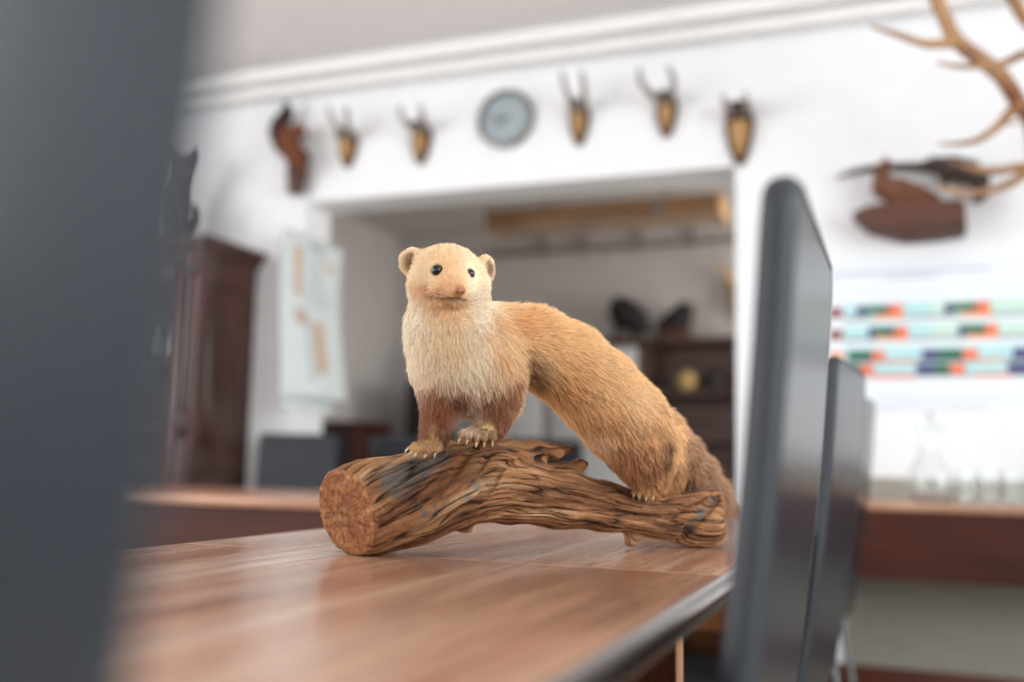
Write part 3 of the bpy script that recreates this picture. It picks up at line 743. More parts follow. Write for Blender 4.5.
xm = float(on_y(657, 220, 5.59)[0])
b = MB(); b.box((xm-.02, 5.592, z0-.002), (xm+.02, 5.60, z1+.002), M_rail, .002); b.build('joint_plate', t)
t = thing('picture_rail', 'thin hanging rail with upright rods on the far back-room wall', 'rail', (-1.9, 7.25, 2.5))
b = MB(); b.box((-3.05, 7.235, 2.475), (-.7, 7.25, 2.515), M_rail, .003); b.build('rail_bar', t)
for px in (541, 582, 637, 690):
    x = float(on_y(px, 240, 7.24)[0]); b = MB(); b.box((x-.014, 7.25, 2.46), (x+.014, 7.275, BZ), M_rail); b.build('rail_rod', t)
# bookcase
bx0, bx1, by0, by1, bh = float(on_y(641, 400, 6.95)[0]), -.55, 6.95, 7.285, 1.715
t = thing('bookcase', 'dark brown open bookcase in the back room', 'bookcase', ((bx0+bx1)/2, by0, 0))
b = MB(); b.box((bx0, by0, 0), (bx0+.03, by1, bh), M_shelf); b.box((bx1-.03, by0, 0), (bx1, by1, bh), M_shelf); b.box((bx0, by1-.012, 0), (bx1, by1, bh), M_shelf); b.build('body', t)
b = MB(); b.box((bx0-.015, by0-.015, bh), (bx1+.015, by1, bh+.035), M_shelf, .006); b.build('top_board', t)
SZ = [float(on_y(690, y, by0)[2]) for y in (390, 437)]
for z in SZ+[.75, .4, .08]:
    b = MB(); b.box((bx0+.03, by0+.005, z-.03), (bx1-.03, by1-.012, z), M_shelf); b.build('shelf', t)
b = MB(); q = on_y(687, 383, 7.05); b.lathe([(.001, 0), (.03, 0), (.03, .01), (.055, .03), (.068, .07), (.06, .11), (.035, .135), (.001, .14)], M_yell, (q[0], 7.05, SZ[0]+.001), 20); tag(b.build('ball', None, 80), 'small cream round object on the upper bookcase shelf', 'ornament')
q = on_y(715, 378, 7.05); b = MB(); b.lathe([(.001, 0), (.05, 0), (.055, .02), (.07, .06), (.065, .11), (.03, .13), (.03, .16), (.001, .165)], M_black, (q[0], 7.05, SZ[0]+.001), 20); tag(b.build('dark_jar', None, 80), 'small dark jar beside the cream round object on the shelf', 'jar')
# white cupboard beside it
wx0, wx1 = float(on_y(500, 400, 6.9)[0]), bx0-.03
t = thing('white_cupboard', 'pale double-door cupboard left of the dark bookcase', 'cupboard', ((wx0+wx1)/2, 6.9, 0))
b = MB(); b.box((wx0, 6.92, .05), (wx1, 7.28, 1.69), M_white, .004); b.build('body', t)
xm = float(on_y(546, 420, 6.9)[0])
for x0, x1 in ((wx0+.005, xm-.03), (xm+.03, wx1-.005)):
    b = MB(); b.box((x0, 6.9, .07), (x1, 6.919, 1.68), M_white, .003); d = b.build('door', t)
    b = MB(); hx = x1-.05 if x1 < xm else x0+.05; b.tube([(hx, 6.899, .9), (hx, 6.87, .9), (hx, 6.87, 1.05), (hx, 6.899, 1.05)], .006, M_rail, 8); b.build('handle', d)
b = MB(); b.box((xm-.029, 6.905, .07), (xm+.029, 6.919, 1.68), M_rail); b.build('post', t)
# two dark birds on top
def black_bird(path, base, Y, top, label, wood=True):
    Q = lambda px, py, dy=0.: on_y(px, py, Y-dy)
    lo = np.min([Q(p[0], p[1]) for p in path], axis=0)-.16; hi = np.max([Q(p[0], p[1]) for p in path], axis=0)+.16
    f = Field(lo, hi, .008)
    f.chain([Q(p[0], p[1]) for p in path], [p[2] for p in path], .025)
    hx = Q(path[-1][0], path[-1][1]); 
    f.cone(hx, Q(*base[2]), .035, .01, .012)
    z0 = top
    f.cone(Q(base[0], path[0][1]), np.array([Q(base[0], 0)[0], Y, z0+.05]), .02, .016, .01); f.cone(Q(base[1], path[0][1]), np.array([Q(base[1], 0)[0], Y, z0+.05]), .02, .016, .01)
    x0, x1 = sorted((float(Q(base[0], 0)[0]), float(Q(base[1], 0)[0])))
    t = thing('stuffed_bird', label, 'bird', ((x0+x1)/2, Y, z0+.001), 'stuffed dark birds in the back room')
    f.cut_plane((0, 0, z0+.07), (0, 0, -1.), .002)
    f.mesh('body', [M_blk], t, it=3)
    b = MB(); b.box((x0-.06, Y-.1, z0+.001), (x1+.05, Y+.1, z0+.075), M_slab, .01); b.build('wooden_base', t)
    return t
black_bird([(644, 328, .045), (634, 319, .095), (624, 313, .11), (619, 307, .075)], (618, 634, (611, 316)), 7.08, 1.69, 'dark stuffed bird with lowered head on the pale cupboard')
black_bird([(658, 334, .04), (669, 327, .085), (678, 321, .095), (684, 311, .07)], (668, 682, (690, 318)), 7.1, bh+.035, 'dark stuffed bird rearing up on top of the bookcase')
# horned mount at the edge of the opening
t = thing('horned_mount', 'tan horned skull mount half hidden by the opening edge in the back room', 'trophy', tuple(on_y(733, 290, BY-.005)))
H_ = lambda px, py, dy=0.: on_y(px, py, BY-.04-dy)
b = MB(); b.prism([(float(H_(x, y)[0]), float(H_(x, y)[2])) for x, y in ((727, 285), (733, 278), (742, 278), (749, 285), (745, 305), (738, 322), (733, 308))], BY-.045, BY-.001, M_lampe, .008); b.build('shield', t)
b = MB(); b.ball(H_(737, 290, .04), (.06, .06, .1), M_bone); b.ball(H_(737, 302, .05), (.035, .05, .09), M_bone); b.build('skull', t, 180)
for pts in ([(735, 283), (729, 278), (724, 271), (720, 262)], [(740, 282), (744, 270), (742, 258), (736, 250)]):
    b = MB(); b.tube(spline([H_(x, y, .06+.03*i) for i, (x, y) in enumerate(pts)], 10), list(np.linspace(.035, .008, 10)), M_lampe, 10); b.build('horn', t, 80)
# dark cupboard and sideboard at the left of the back room
sx0, sx1 = BX0+.01, float(on_y(358, 440, 6.2)[0])
t = thing('low_sideboard', 'reddish brown sideboard seen just right of the curling wall chart', 'sideboard', ((sx0+sx1)/2, 6.2, 0))
b = MB(); zt_ = float(on_y(345, 425, 6.2)[2]); b.box((sx0, 6.21, .0), (sx1, 6.7, zt_), M_cab, .004); b.build('body', t)
b = MB(); b.box((sx0, 6.18, zt_+.0005), (sx1+.02, 6.7, zt_+.03), M_cab, .006); b.build('top_board', t)
b = MB(); b.box((sx0+.02, 6.195, .1), (sx1-.03, 6.2095, zt_-.04), M_dark, .004); d = b.build('door', t)
b = MB(); b.ball((sx1-.07, 6.19, zt_-.25), .014, M_brass); b.build('knob', d)
kx0, kx1 = float(on_y(405, 400, 6.6)[0]), float(on_y(432, 400, 6.6)[0]); kz = float(on_y(415, 380, 6.6)[2])
t = thing('dark_cupboard', 'narrow black cupboard in the back room behind the marten chest', 'cupboard', ((kx0+kx1)/2, 6.6, 0))
b = MB(); b.box((kx0, 6.62, 0), (kx1, 7.0, kz), M_black, .01); b.build('body', t)
b = MB(); b.box((kx0+.012, 6.6, .06), (kx1-.012, 6.619, kz-.012), M_black, .004); d = b.build('door', t)
b = MB(); b.ball((kx1-.04, 6.594, kz-.4), .012, M_rail); b.build('knob', d)

# ------------------------------------------------------------------ driftwood
def dz(px): return 1.222 + (px-340)/380*.245          # the branch recedes to the right
def W(px, py, dd=0.): return D(px, py, dz(px)+dd)
def rr_(px, r): return r*dz(px)/1000
lo = np.array([-.70, .98, .735]); hi = np.array([-.12, 1.66, 1.0])
LF = Field(lo, hi, .0017)
def trunk(spec, k=.012):
    LF.chain([W(a[0], a[1], a[3] if len(a) > 3 else 0) for a in spec], [rr_(a[0], a[2]) for a in spec], k)
trunk([(330, 516, 42), (368, 506, 46), (405, 499, 44), (440, 489, 41), (478, 484, 38), (515, 489, 34), (560, 499, 29), (605, 507, 24), (650, 515, 21), (700, 520, 24), (712, 520, 22)])
trunk([(370, 508, 46), (412, 500, 42, -.012), (452, 487, 36, -.014), (492, 474, 30, -.012)], .01)       # thick front rib
trunk([(440, 476, 34), (475, 465, 25), (508, 455, 15), (535, 451.5, 11), (556, 452, 7), (568, 450, 4), (577, 448.3, 1.5)], .008)   # upper spike
trunk([(518, 486, 20), (548, 480, 14), (566, 472, 9), (580, 465, 6), (586, 464, 3)], .008)              # short snag
trunk([(640, 522, 12), (634, 533, 9), (631, 541, 7)], .006)                                             # little foot
trunk([(456, 518, 12, -.01), (466, 526, 8, -.012), (470, 531, 3, -.012)], .006)                          # splinter below
trunk([(672, 517, 22, -.008), (700, 517, 25, -.01), (716, 505, 16, -.01)], .012)
trunk([(690, 524, 21, -.012), (712, 527, 16, -.012)], .01)
# cut face at the near end, looking left and towards the viewer
FC = W(363, 511, -.034)
fn = -R*.68 - F*.72 - U*.14; fn /= np.linalg.norm(fn)
LF.cut_plane(FC+fn*.004, fn, .005)
LF.cut_plane(W(726, 520), R*.93-F*.25+U*.05, .006)
LF.cut_plane(W(726, 490), R*.5-F*.2+U*.8, .008)
# grooves along the wood
def groove(pts, r0, r1, k=.004):
    P_ = [LF.hit(x, y) for x, y in pts]; P_ = [p for p in P_ if p is not None]
    if len(P_) < 2: return
    n = max(12, int(sum(np.linalg.norm(np.diff(np.array(P_), axis=0), axis=1))/.0012)); q = spline(P_, n)
    for i, p in enumerate(q):
        r = r0+(r1-r0)*math.sin(PI*i/(n-1)); LF.cut_ell(p, (r, r, r), None, k)
groove([(384, 510), (412, 500), (438, 487), (455, 472), (466, 456), (478, 446)], .0015, .0042)
groove([(392, 542), (430, 527), (462, 512), (485, 494), (498, 474), (506, 460)], .0012, .0048)
groove([(424, 500), (430, 504), (436, 499), (439, 494)], .003, .005)
groove([(440, 505), (462, 490), (478, 470), (490, 452)], .001, .0026)
groove([(505, 466), (530, 461), (552, 459)], .002, .004)
groove([(490, 517), (530, 511), (570, 513), (610, 521)], .001, .0026)
groove([(515, 498), (560, 493), (600, 502), (640, 508)], .001, .0022)
groove([(540, 505), (580, 505), (620, 513), (648, 518)], .0008, .002)
groove([(655, 540), (668, 520), (690, 503), (712, 492)], .001, .003)
groove([(676, 541), (692, 524), (708, 507), (718, 495)], .003, .007)
groove([(372, 492), (400, 478), (430, 462), (446, 452)], .0008, .0022)
groove([(380, 500), (404, 490), (430, 474)], .0008, .002)
axis_px = [(330, 516), (405, 499), (478, 484), (560, 499), (650, 515), (725, 520)]
AX = spline([W(*p) for p in axis_px], 80)
FACE = (FC, fn)
def log_post(me):
    n = len(me.vertices); co = np.empty(n*3, np.float32); me.vertices.foreach_get('co', co); co = co.reshape(-1, 3).astype(float)
    no = np.empty(n*3, np.float32); me.vertices.foreach_get('normal', no); no = no.reshape(-1, 3).astype(float)
    d2 = ((co[:, None, ::1]-AX[None])**2).sum(-1); k = d2.argmin(1)
    L = np.concatenate([[0], np.cumsum(np.linalg.norm(np.diff(AX, axis=0), axis=1))])
    tg = np.gradient(AX, axis=0); tg /= np.linalg.norm(tg, axis=1)[:, None]
    t = tg[k]; rel = co-AX[k]; s_ = L[k]+(rel*t).sum(1); rel = rel-t*(rel*t).sum(1)[:, None]
    up = np.array([0, 0, 1.])-t*t[:, 2:3]; up /= np.linalg.norm(up, axis=1)[:, None]; sd = np.cross(t, up)
    u = (rel*sd).sum(1); v = (rel*up).sum(1); ang = np.arctan2(v, u)
    ang_t = ang - 1.25*(1-np.exp(-np.maximum(s_, 0)/.16))                                          # the grain twists slowly
    g = np.stack([s_, np.cos(ang_t)*.04, np.sin(ang_t)*.04], 1)
    face = np.exp(-np.maximum(0, -((co-FACE[0]-FACE[1]*.004)@FACE[1]))/.002)*(no@FACE[1] > .55)
    disp = np.zeros(n); crack = np.zeros(n)
    for i in range(n):
        a = Vector((g[i, 0]*10, g[i, 1]*150, g[i, 2]*150)); c_ = Vector((g[i, 0]*5, g[i, 1]*52, g[i, 2]*52)); e = Vector((g[i, 0]*22, g[i, 1]*330, g[i, 2]*330))
        r1 = 1-min(1, abs(mnoise.noise(a))*3.2); r2 = mnoise.noise(c_); r4 = 1-min(1, abs(mnoise.noise(e))*3.0); r3 = mnoise.noise(co[i]*60)
        soft = 1-.9*face[i]
        disp[i] = (-.0026*r1*r1-.0010*r4+.0036*r2)*soft+.0012*r3*soft
        if face[i] > .3: disp[i] += .0007*mnoise.noise(co[i]*330)+.0014*mnoise.noise(co[i]*75)
        crack[i] = r1*r1*soft*.8+.35*r4*soft
    co += no*disp[:, None]
    co[:, 2] = np.maximum(co[:, 2], TZ+.0008)
    a = me.attributes.new('crevice', 'FLOAT', 'POINT'); a.data.foreach_set('value', crack.astype(np.float32))
    me.vertices.foreach_set('co', co.astype(np.float32).ravel()); me.update()
    a = me.attributes.new('grain', 'FLOAT_VECTOR', 'POINT'); a.data.foreach_set('vector', g.astype(np.float32).ravel())
    a = me.attributes.new('cutface', 'FLOAT', 'POINT'); a.data.foreach_set('value', face.astype(np.float32))
    # weathered grey patches, each a stain with a shape of its own
    gr = np.zeros(n)
    for (x, y, r_, w_) in ((392, 482, .017, 1.), (404, 474, .018, 1.), (420, 468, .018, 1.), (440, 458, .015, .95), (400, 494, .011, .9), (415, 484, .012, .8), (455, 450, .010, .7), (425, 514, .007, .75), (435, 508, .006, .7), (475, 485, .010, .75), (470, 498, .008, .7), (475, 470, .011, .55), (485, 478, .012, .5), (420, 508, .008, .5), (700, 515, .010, .8), (690, 527, .009, .8), (712, 501, .008, .8), (540, 466, .012, .55), (560, 492, .014, .5), (600, 505, .016, .35), (640, 505, .014, .3), (545, 521, .012, .3)):
        p = LF.hit(x, y)
        if p is not None: gr = np.maximum(gr, w_*np.exp(-((co-p)**2).sum(1)/(2*r_**2)))
    a = me.attributes.new('grey', 'FLOAT', 'POINT'); a.data.foreach_set('value', gr.astype(np.float32))
s = N('driftwood')
at = s.n('Attribute', attribute_name='grain'); mp = s.n('Mapping'); s.t.links.new(at.outputs['Vector'], mp.inputs['Vector']); mp.inputs['Scale'].default_value = (14, 190, 190)
mp2 = s.n('Mapping'); s.t.links.new(at.outputs['Vector'], mp2.inputs['Vector']); mp2.inputs['Scale'].default_value = (5, 45, 45)
n1 = s.noise(mp2.outputs[0], 1.0, 4, .6, .4); n2 = s.noise(mp.outputs[0], 1.0, 6, .7, .3); n3 = s.noise(s.coord(), 130, 6, .7); n4 = s.noise(s.coord(), 26, 3, .6)
n5 = s.noise(s.coord((1, 1, 1)), 60, 4, .6)
base = s.ramp(n1, [(.26, lin('583722')), (.42, lin('8f6040')), (.55, lin('b18057')), (.72, lin('dab48c'))])
fine = s.ramp(n2, [(.30, (.10, .09, .08)), (.42, (.62, .60, .57)), (.55, (.95, .95, .95)), (.72, (1.35, 1.32, 1.25))])
base = s.mix(.9, base, fine, 'MULTIPLY')
ga = s.n('Attribute', attribute_name='grey'); gm = s.n('Math', operation='MULTIPLY_ADD'); s.t.links.new(n5, gm.inputs[0]); gm.inputs[1].default_value = 1.3; s.t.links.new(ga.outputs['Fac'], gm.inputs[2])
gn = s.n('Math', operation='MULTIPLY_ADD'); s.t.links.new(n2, gn.inputs[0]); gn.inputs[1].default_value = 1.0; s.t.links.new(gm.outputs[0], gn.inputs[2])
gf = s.ramp(gn.outputs[0], [(.5, (0, 0, 0)), (1.0, (1, 1, 1))])
gs_ = s.n('MapRange'); s.t.links.new(gn.outputs[0], gs_.inputs[0]); gs_.inputs[1].default_value = 1.62; gs_.inputs[2].default_value = 1.95; gf = gs_.outputs[0]
gcol = s.mix(.75, s.ramp(n1, [(.3, lin('4a423e')), (.55, lin('827770')), (.8, lin('b5aa9c'))]), fine, 'MULTIPLY')
base = s.mix(gf, base, gcol)
cv = s.n('Attribute', attribute_name='crevice')
base = s.mix(s.ramp(cv.outputs['Fac'], [(.30, (0, 0, 0)), (.90, (.9, .9, .9))]), base, lin('22130a'))
fa = s.n('Attribute', attribute_name='cutface')
fcol = s.ramp(n3, [(.32, lin('532c15')), (.46, lin('915a34')), (.60, lin('b88353')), (.74, lin('d9ac78'))])
fcol = s.mix(s.ramp(n4, [(.38, (.65, .65, .65)), (.58, (0, 0, 0))]), fcol, lin('7d4527'))
base = s.mix(fa.outputs['Fac'], base, fcol)
hm = s.n('Math', operation='ADD'); s.t.links.new(n2, hm.inputs[0]); s.t.links.new(n3, hm.inputs[1])
M_drift = s.bsdf(Base_Color=base, Roughness=.68, Normal=s.bump(hm.outputs[0], .9, .004), Specular_IOR_Level=.22)
o = LF.mesh('driftwood_branch', [M_drift], None, log_post, it=1)
lo_ = (float(on_z(520, 540, TZ)[0]), float(on_z(520, 540, TZ)[1]), TZ)
set_origin(o, lo_)
tag(o, 'gnarled brown driftwood piece with sawn end, lying on the table under the marten', 'driftwood')

# ------------------------------------------------------------------ the stuffed marten
HD = 1.222                                                        # depth of the middle of the head
def X3(px, py, d): return D(px, py, d)
lo = D(450, 380, 1.25); lo = np.array([-.66, .96, .80]); hi = np.array([-.10, 1.68, 1.16])
MF = Field(lo, hi, .0017)
SEG = []                                                          # (a, b, radius, colour key, fur length)
def limb(spec, k, key, fur):
    """spec rows: px, py, depth, radius in px"""
    pts = [X3(*r[:3]) for r in spec]; rad = [r[3]*r[2]/1000 for r in spec]
    MF.chain(pts, rad, k)
    for i in range(len(pts)-1): SEG.append((pts[i], pts[i+1], (rad[i]+rad[i+1])/2, key, fur))
# neck and chest (a column), then the long back
limb([(450, 296, 1.228, 33), (449, 318, 1.235, 36), (451, 340, 1.238, 40), (458, 364, 1.240, 39), (463, 383, 1.246, 33)], .02, 'chest', .010)
limb([(474, 331, 1.265, 29), (505, 344, 1.290, 34), (535, 347, 1.312, 35), (568, 365, 1.335, 36.5), (597, 391, 1.36, 37.5), (622, 418, 1.385, 38), (645, 442, 1.405, 33)], .022, 'back', .011)
limb([(485, 340, 1.258, 28), (492, 362, 1.252, 28), (497, 384, 1.248, 24), (499, 402, 1.246, 20)], .018, 'shoulder', .009)
limb([(499, 400, 1.246, 20), (495, 415, 1.240, 16.5), (490, 427, 1.234, 13.5), (482, 434, 1.226, 10)], .01, 'foreleg', .006)
limb([(436, 372, 1.232, 24), (440, 392, 1.228, 19.5), (440, 408, 1.226, 16.5), (438, 424, 1.224, 14), (434, 436, 1.222, 11.5), (428, 443, 1.218, 8)], .012, 'foreleg', .006)
# haunch, thigh and foot
limb([(632, 428, 1.372, 36), (641, 450, 1.376, 30), (648, 468, 1.386, 22), (652, 481, 1.394, 12), (647, 489, 1.392, 7)], .016, 'haunch', .009)
limb([(655, 440, 1.425, 27), (664, 462, 1.435, 20), (668, 480, 1.440, 12), (664, 489, 1.437, 8)], .016, 'haunch', .009)
# tail, hanging behind the end of the branch
limb([(660, 430, 1.420, 20), (680, 453, 1.452, 17), (697, 474, 1.478, 16.5), (711, 494, 1.496, 15.5), (722, 513, 1.505, 12.5), (731, 531, 1.508, 6)], .012, 'tail', .016)
# head: skull, cheeks, muzzle, chin
hx = R; hu = U; hw = -F
def rot_frame(yaw, pitch):
    fw = hw*math.cos(yaw)*math.cos(pitch)+hx*math.sin(yaw)*math.cos(pitch)+hu*math.sin(pitch)
    rt = np.cross(hu, fw); rt /= np.linalg.norm(rt); return rt, np.cross(fw, rt), fw
rt, ut, fw = rot_frame(math.radians(12), math.radians(-4)); FR = (rt, ut, fw)
hc = X3(448, 276, HD)
px_ = HD/1000
HEADSEG = []
def hp(x, y, z): return hc+(rt*x+ut*y+fw*z)*px_                   # head coordinates in px-sized units
MF.ell(hp(-.8, 0, 0), np.array([33, 29.5, 34])*px_, FR, .012)
MF.ell(hp(-2, 8, -2), np.array([27, 18.5, 28])*px_, FR, .012)
for sx in (-1, 1):
    MF.ell(hp(sx*20, -12, 4), np.array([19, 18, 22])*px_, FR, .014)
    MF.ell(hp(sx*10.5, -14, 31), np.array([11, 9, 14])*px_, FR, .012)
MF.cone(hp(0, -3, 20), hp(1.8, -10.5, 48), 17*px_, 9.5*px_, .012)
MF.ell(hp(0, -21, 32), np.array([13, 7, 16])*px_, FR, .008)
MF.ell(hp(0, -24, 10), np.array([26, 13, 22])*px_, FR, .014)
NOSE = hp(2.6, -13.2, 58)
MF.ell(NOSE, np.array([6.0, 5.0, 5.0])*px_, FR, .003)
SEG += [(hp(0, -4, 45), hp(0, 18, 5), 25*px_, 'face', .0045), (hp(0, 15, 10), hp(0, 12, -30), 30*px_, 'crown', .006), (hp(-22, -8, 20), hp(-30, -12, -22), 20*px_, 'cheek', .006), (hp(22, -8, 20), hp(30, -12, -22), 20*px_, 'cheek', .006), (hp(0, -24, 30), hp(0, -32, -8), 20*px_, 'chin', .006)]
for c_, ex in (((412.5, 262.5, 1.228), -1), ((485.5, 269.5, 1.236), 1)):
    p = X3(*c_); a = (rt*(.94)*ex + ut*.25); a /= np.linalg.norm(a)
    nf = fw*.86 + rt*ex*.5; nf /= np.linalg.norm(nf); tx = np.cross(ut, nf); tx /= np.linalg.norm(tx); fr = (tx, np.cross(nf, tx), nf)
    MF.ell(p, np.array([13.5 if ex < 0 else 10.5, 15.0, 7.5])*px_, fr, .010)
    MF.cut_ell(p+nf*.0062 - ut*.0012, np.array([7.4 if ex < 0 else 5.8, 10.0, 5.2])*px_, fr, .003)
    SEG.append((p-ut*.012, p+ut*.016, .012, 'ear', .0022))
    if ex < 0: EARL = p+nf*.004
    else: EARR = p+nf*.004
# eye sockets
EYES = []
for x, y, r_ in ((436.3, 269.8, 5.6), (471.3, 273.2, 5.0)):
    p = MF.hit(x, y); g = MF.grad(p); EYES.append((p - g*.0022, r_*px_*.98, g))
for p, r_, g in EYES: MF.cut_ell(p+g*.001, (r_*1.02,)*3, None, .002)
# mouth line pressed into the muzzle
mouth = [MF.hit(x, y) for x, y in ((432, 297), (438, 298.6), (444, 299.6), (450, 299.2), (456, 299), (461, 300), (466.5, 301.2))]
mouth = spline(mouth, 60)
for p in mouth: MF.cut_ell(p, (.0012, .0012, .0012), None, .002)
ls = spline([MF.hit(459, 294.5), MF.hit(459, 299)], 8)
for p in ls: MF.cut_ell(p, (.0009,)*3, None, .0015)
# toes
TOES = []
def toe(pts, r0, r1, claw=True):
    q = [X3(*p) for p in pts]; n = len(q); rad = list(np.linspace(r0, r1, n)*1.2/1000); MF.chain(q, rad, .0022)
    TOES.append((q[-1], q[-1]-q[-2], rad[-1])); SEG.append((q[0], q[-1], r0*1.2/1000, 'toe', .0016))
for pts in ([(430, 440, 1.213), (423, 443, 1.205), (415, 445, 1.202), (409, 448.5, 1.202)], [(431, 442, 1.210), (425, 446, 1.202), (418, 448, 1.199), (413, 451, 1.199)], [(433, 443, 1.209), (428, 447.5, 1.200), (422, 449.5, 1.197), (418, 452.5, 1.197)], [(436, 443, 1.210), (434, 448, 1.202), (430, 450, 1.198), (427, 453.5, 1.198)], [(439, 442, 1.211), (439, 447, 1.203), (437, 449.5, 1.200), (436, 452, 1.200)]):
    toe(pts, 3.6, 2.2)
for pts in ([(480, 431, 1.219), (472, 431, 1.210), (465, 433, 1.206), (461, 438, 1.206)], [(482, 432, 1.217), (476, 431.5, 1.207), (471, 434, 1.203), (468.5, 439, 1.203)], [(485, 433, 1.216), (481, 433, 1.206), (478, 436, 1.202), (477, 441, 1.202)], [(488, 433, 1.217), (487, 433.5, 1.207), (485, 436.5, 1.204), (484.5, 441, 1.204)], [(492, 432, 1.220), (493, 434, 1.211), (492.5, 437.5, 1.209), (492.5, 440.5, 1.209)]):
    toe(pts, 3.8, 2.4)
for pts in ([(646, 486, 1.380), (640, 486, 1.372), (636, 489, 1.369), (634.5, 493, 1.369)], [(648, 486.5, 1.378), (644, 487, 1.368), (641, 490, 1.365), (640, 494.5, 1.365)], [(651, 487, 1.378), (649, 488, 1.368), (647, 491, 1.365), (646.5, 495.5, 1.365)], [(654, 487, 1.380), (653.5, 488.5, 1.371), (653, 491.5, 1.369), (653, 495.5, 1.369)]):
    toe(pts, 3.2, 2.0)

CLR = {k: np.array(lin(c)) for k, c in dict(chest='f4e4c8', back='d4ab70', shoulder='dcba86', foreleg='744021', haunch='a57545', tail='9c7452', face='e2bd8c', crown='e8cb9f', cheek='e9d0a8', chin='dcb283', ear='e6cba2', toe='b58e5a').items()}
PATCH = []
def patch(x, y, r, col, w=1., p=None):
    q = MF.hit(x, y) if p is None else p
    if q is not None: PATCH.append((q, r, np.array(lin(col)), w))
# pale bib and neck sides, brown fore-parts, darker flank behind the shoulder, golden saddle, ruddy rump
for x, y, r, c_, w in ((412, 325, .020, 'f6ead2', .9), (414, 350, .018, 'f4e6ca', .9), (480, 308, .014, 'f2e3c6', .8), (470, 365, .016, 'f1e2c4', .8), (425, 375, .013, 'f1e0c0', .8), (448, 330, .02, 'ecd3a6', .8), (450, 350, .02, 'e5c796', .7), (478, 385, .010, 'ecd8b4', .7),
                       (455, 312, .010, 'd9b07c', .7), (440, 308, .010, 'd6aa76', .7), (486, 336, .007, 'a87a48', .8), (500, 325, .008, 'b98a54', .6), (492, 318, .010, 'c89a62', .5),
                       (436, 398, .014, '93582f', .85), (462, 400, .014, '8f5530', .85), (455, 405, .012, '6e3d20', .9), (438, 415, .014, '85492a', .9), (512, 400, .014, '7d4423', .85), (500, 412, .013, '86502c', .9), (490, 402, .014, '84502c', .85), (519, 385, .012, '93582f', .8),
                       (505, 362, .016, 'd9b07a', .8), (500, 345, .012, 'e0bb8a', .6),
                       (530, 374, .014, '6b3f1f', .9), (538, 384, .013, '774823', .8), (527, 360, .010, '8a5529', .7), (520, 322, .014, 'c68d4e', .8), (535, 318, .016, 'c98f50', .7),
                       (560, 330, .02, 'e0b070', .6), (590, 355, .022, 'dfb47a', .8), (615, 385, .022, 'dcb47c', .7), (640, 405, .018, 'e2c294', .7), (575, 385, .020, 'cf9a5a', .7), (560, 395, .014, 'c08748', .6),
                       (605, 425, .02, 'c99458', .7), (600, 440, .012, 'd9b994', .8), (640, 450, .016, 'b98555', .7), (650, 470, .014, '84532f', .85), (640, 462, .014, '9a6a42', .6), (625, 462, .014, 'b27a4a', .7), (668, 447, .008, '5b3620', .9), (666, 462, .009, '5b3823', .9), (690, 488, .010, '6a4634', .8),
                       (688, 460, .012, '94693f', .6), (712, 490, .012, '8a6450', .6), (729, 517, .011, '55382e', .8), (733, 533, .014, '3a2622', 1.), (700, 487, .008, 'c4a089', .6),
                       (445, 263, .012, 'dcb380', .6), (453, 285, .009, 'dba673', .6), (470, 262, .012, 'f0dcba', .7), (473, 288, .010, 'f4e6cc', .8), (420, 290, .008, 'cda274', .6), (428, 292, .007, 'bb8a5e', .65), (440, 294, .006, 'c49468', .6), (450, 304, .007, 'b98658', .65), (432, 303, .009, 'cb9d70', .5), (462, 304, .005, 'c39469', .5), (442, 249, .012, 'ecd2a8', .5)):
    patch(x, y, r, c_, w)
patch(0, 0, .0032, '6d3f25', .9, EYES[0][0]+fw*.002); patch(0, 0, .0030, '7a4a2c', .9, EYES[1][0]+fw*.002)
patch(0, 0, .0080, '6d4228', 1., EARL-ut*.001); patch(0, 0, .0070, '6d4228', 1., EARR-ut*.001)
patch(0, 0, .0062, '9a5a35', 1., NOSE)
for x, y in ((414, 290), (420, 289.5), (427, 290.5), (433, 292), (439, 292.5)): patch(x, y, .0036, '9a6642', .5)
for p in mouth[::4]: patch(0, 0, .0022, '4a2716', .75, p)
for x, y in ((481, 421), (484, 427), (488, 424), (491, 428)): patch(x, y, .0030, 'e6c98a', .9)
for x, y in ((433, 433), (436, 438), (430, 440), (434, 426)): patch(x, y, .0024, 'd3aa6e', .7)
SA = np.array([q[0] for q in SEG]); SB = np.array([q[1] for q in SEG]); SRD = np.array([q[2] for q in SEG]); SCOL = np.array([CLR[q[3]] for q in SEG]); SFUR = np.array([q[4] for q in SEG])
SDIR = SB-SA; SLEN = np.linalg.norm(SDIR, axis=1); SDIR = SDIR/SLEN[:, None]
def fur_info(P):
    """colour, flow direction and fur length at points P on the body"""
    ap = P[:, None]-SA[None]; t = np.clip((ap*SDIR[None]).sum(-1)/SLEN[None], 0, 1)
    d = np.linalg.norm(ap-t[..., None]*(SDIR*SLEN[:, None])[None], axis=-1)/SRD[None]
    w = 1/(np.maximum(d, .25)**6); w /= w.sum(1, keepdims=True)
    col = w@SCOL; flow = w@SDIR; fur = w@SFUR
    for q, r, c_, k in PATCH:
        g = (k*np.exp(-((P-q)**2).sum(1)/(2*r*r)))[:, None]; col = col*(1-g)+c_*g
    dm = np.full(len(P), 9.)
    for p in mouth[::3]: dm = np.minimum(dm, np.linalg.norm(P-p, axis=1))
    fur = fur*np.clip(dm/.006, .12, 1)
    dn = np.linalg.norm(P-NOSE, axis=1); fur = fur*np.clip((dn-.0058)/.010, 0, 1)
    for e, r_, g in EYES:
        de = np.linalg.norm(P-e, axis=1); fur = fur*np.clip((de-r_*1.02)/.008, 0, 1)
    for e in (EARL, EARR):
        de = np.linalg.norm(P-e, axis=1); fur = fur*np.clip(de/.012, .3, 1)
    return col, flow, fur
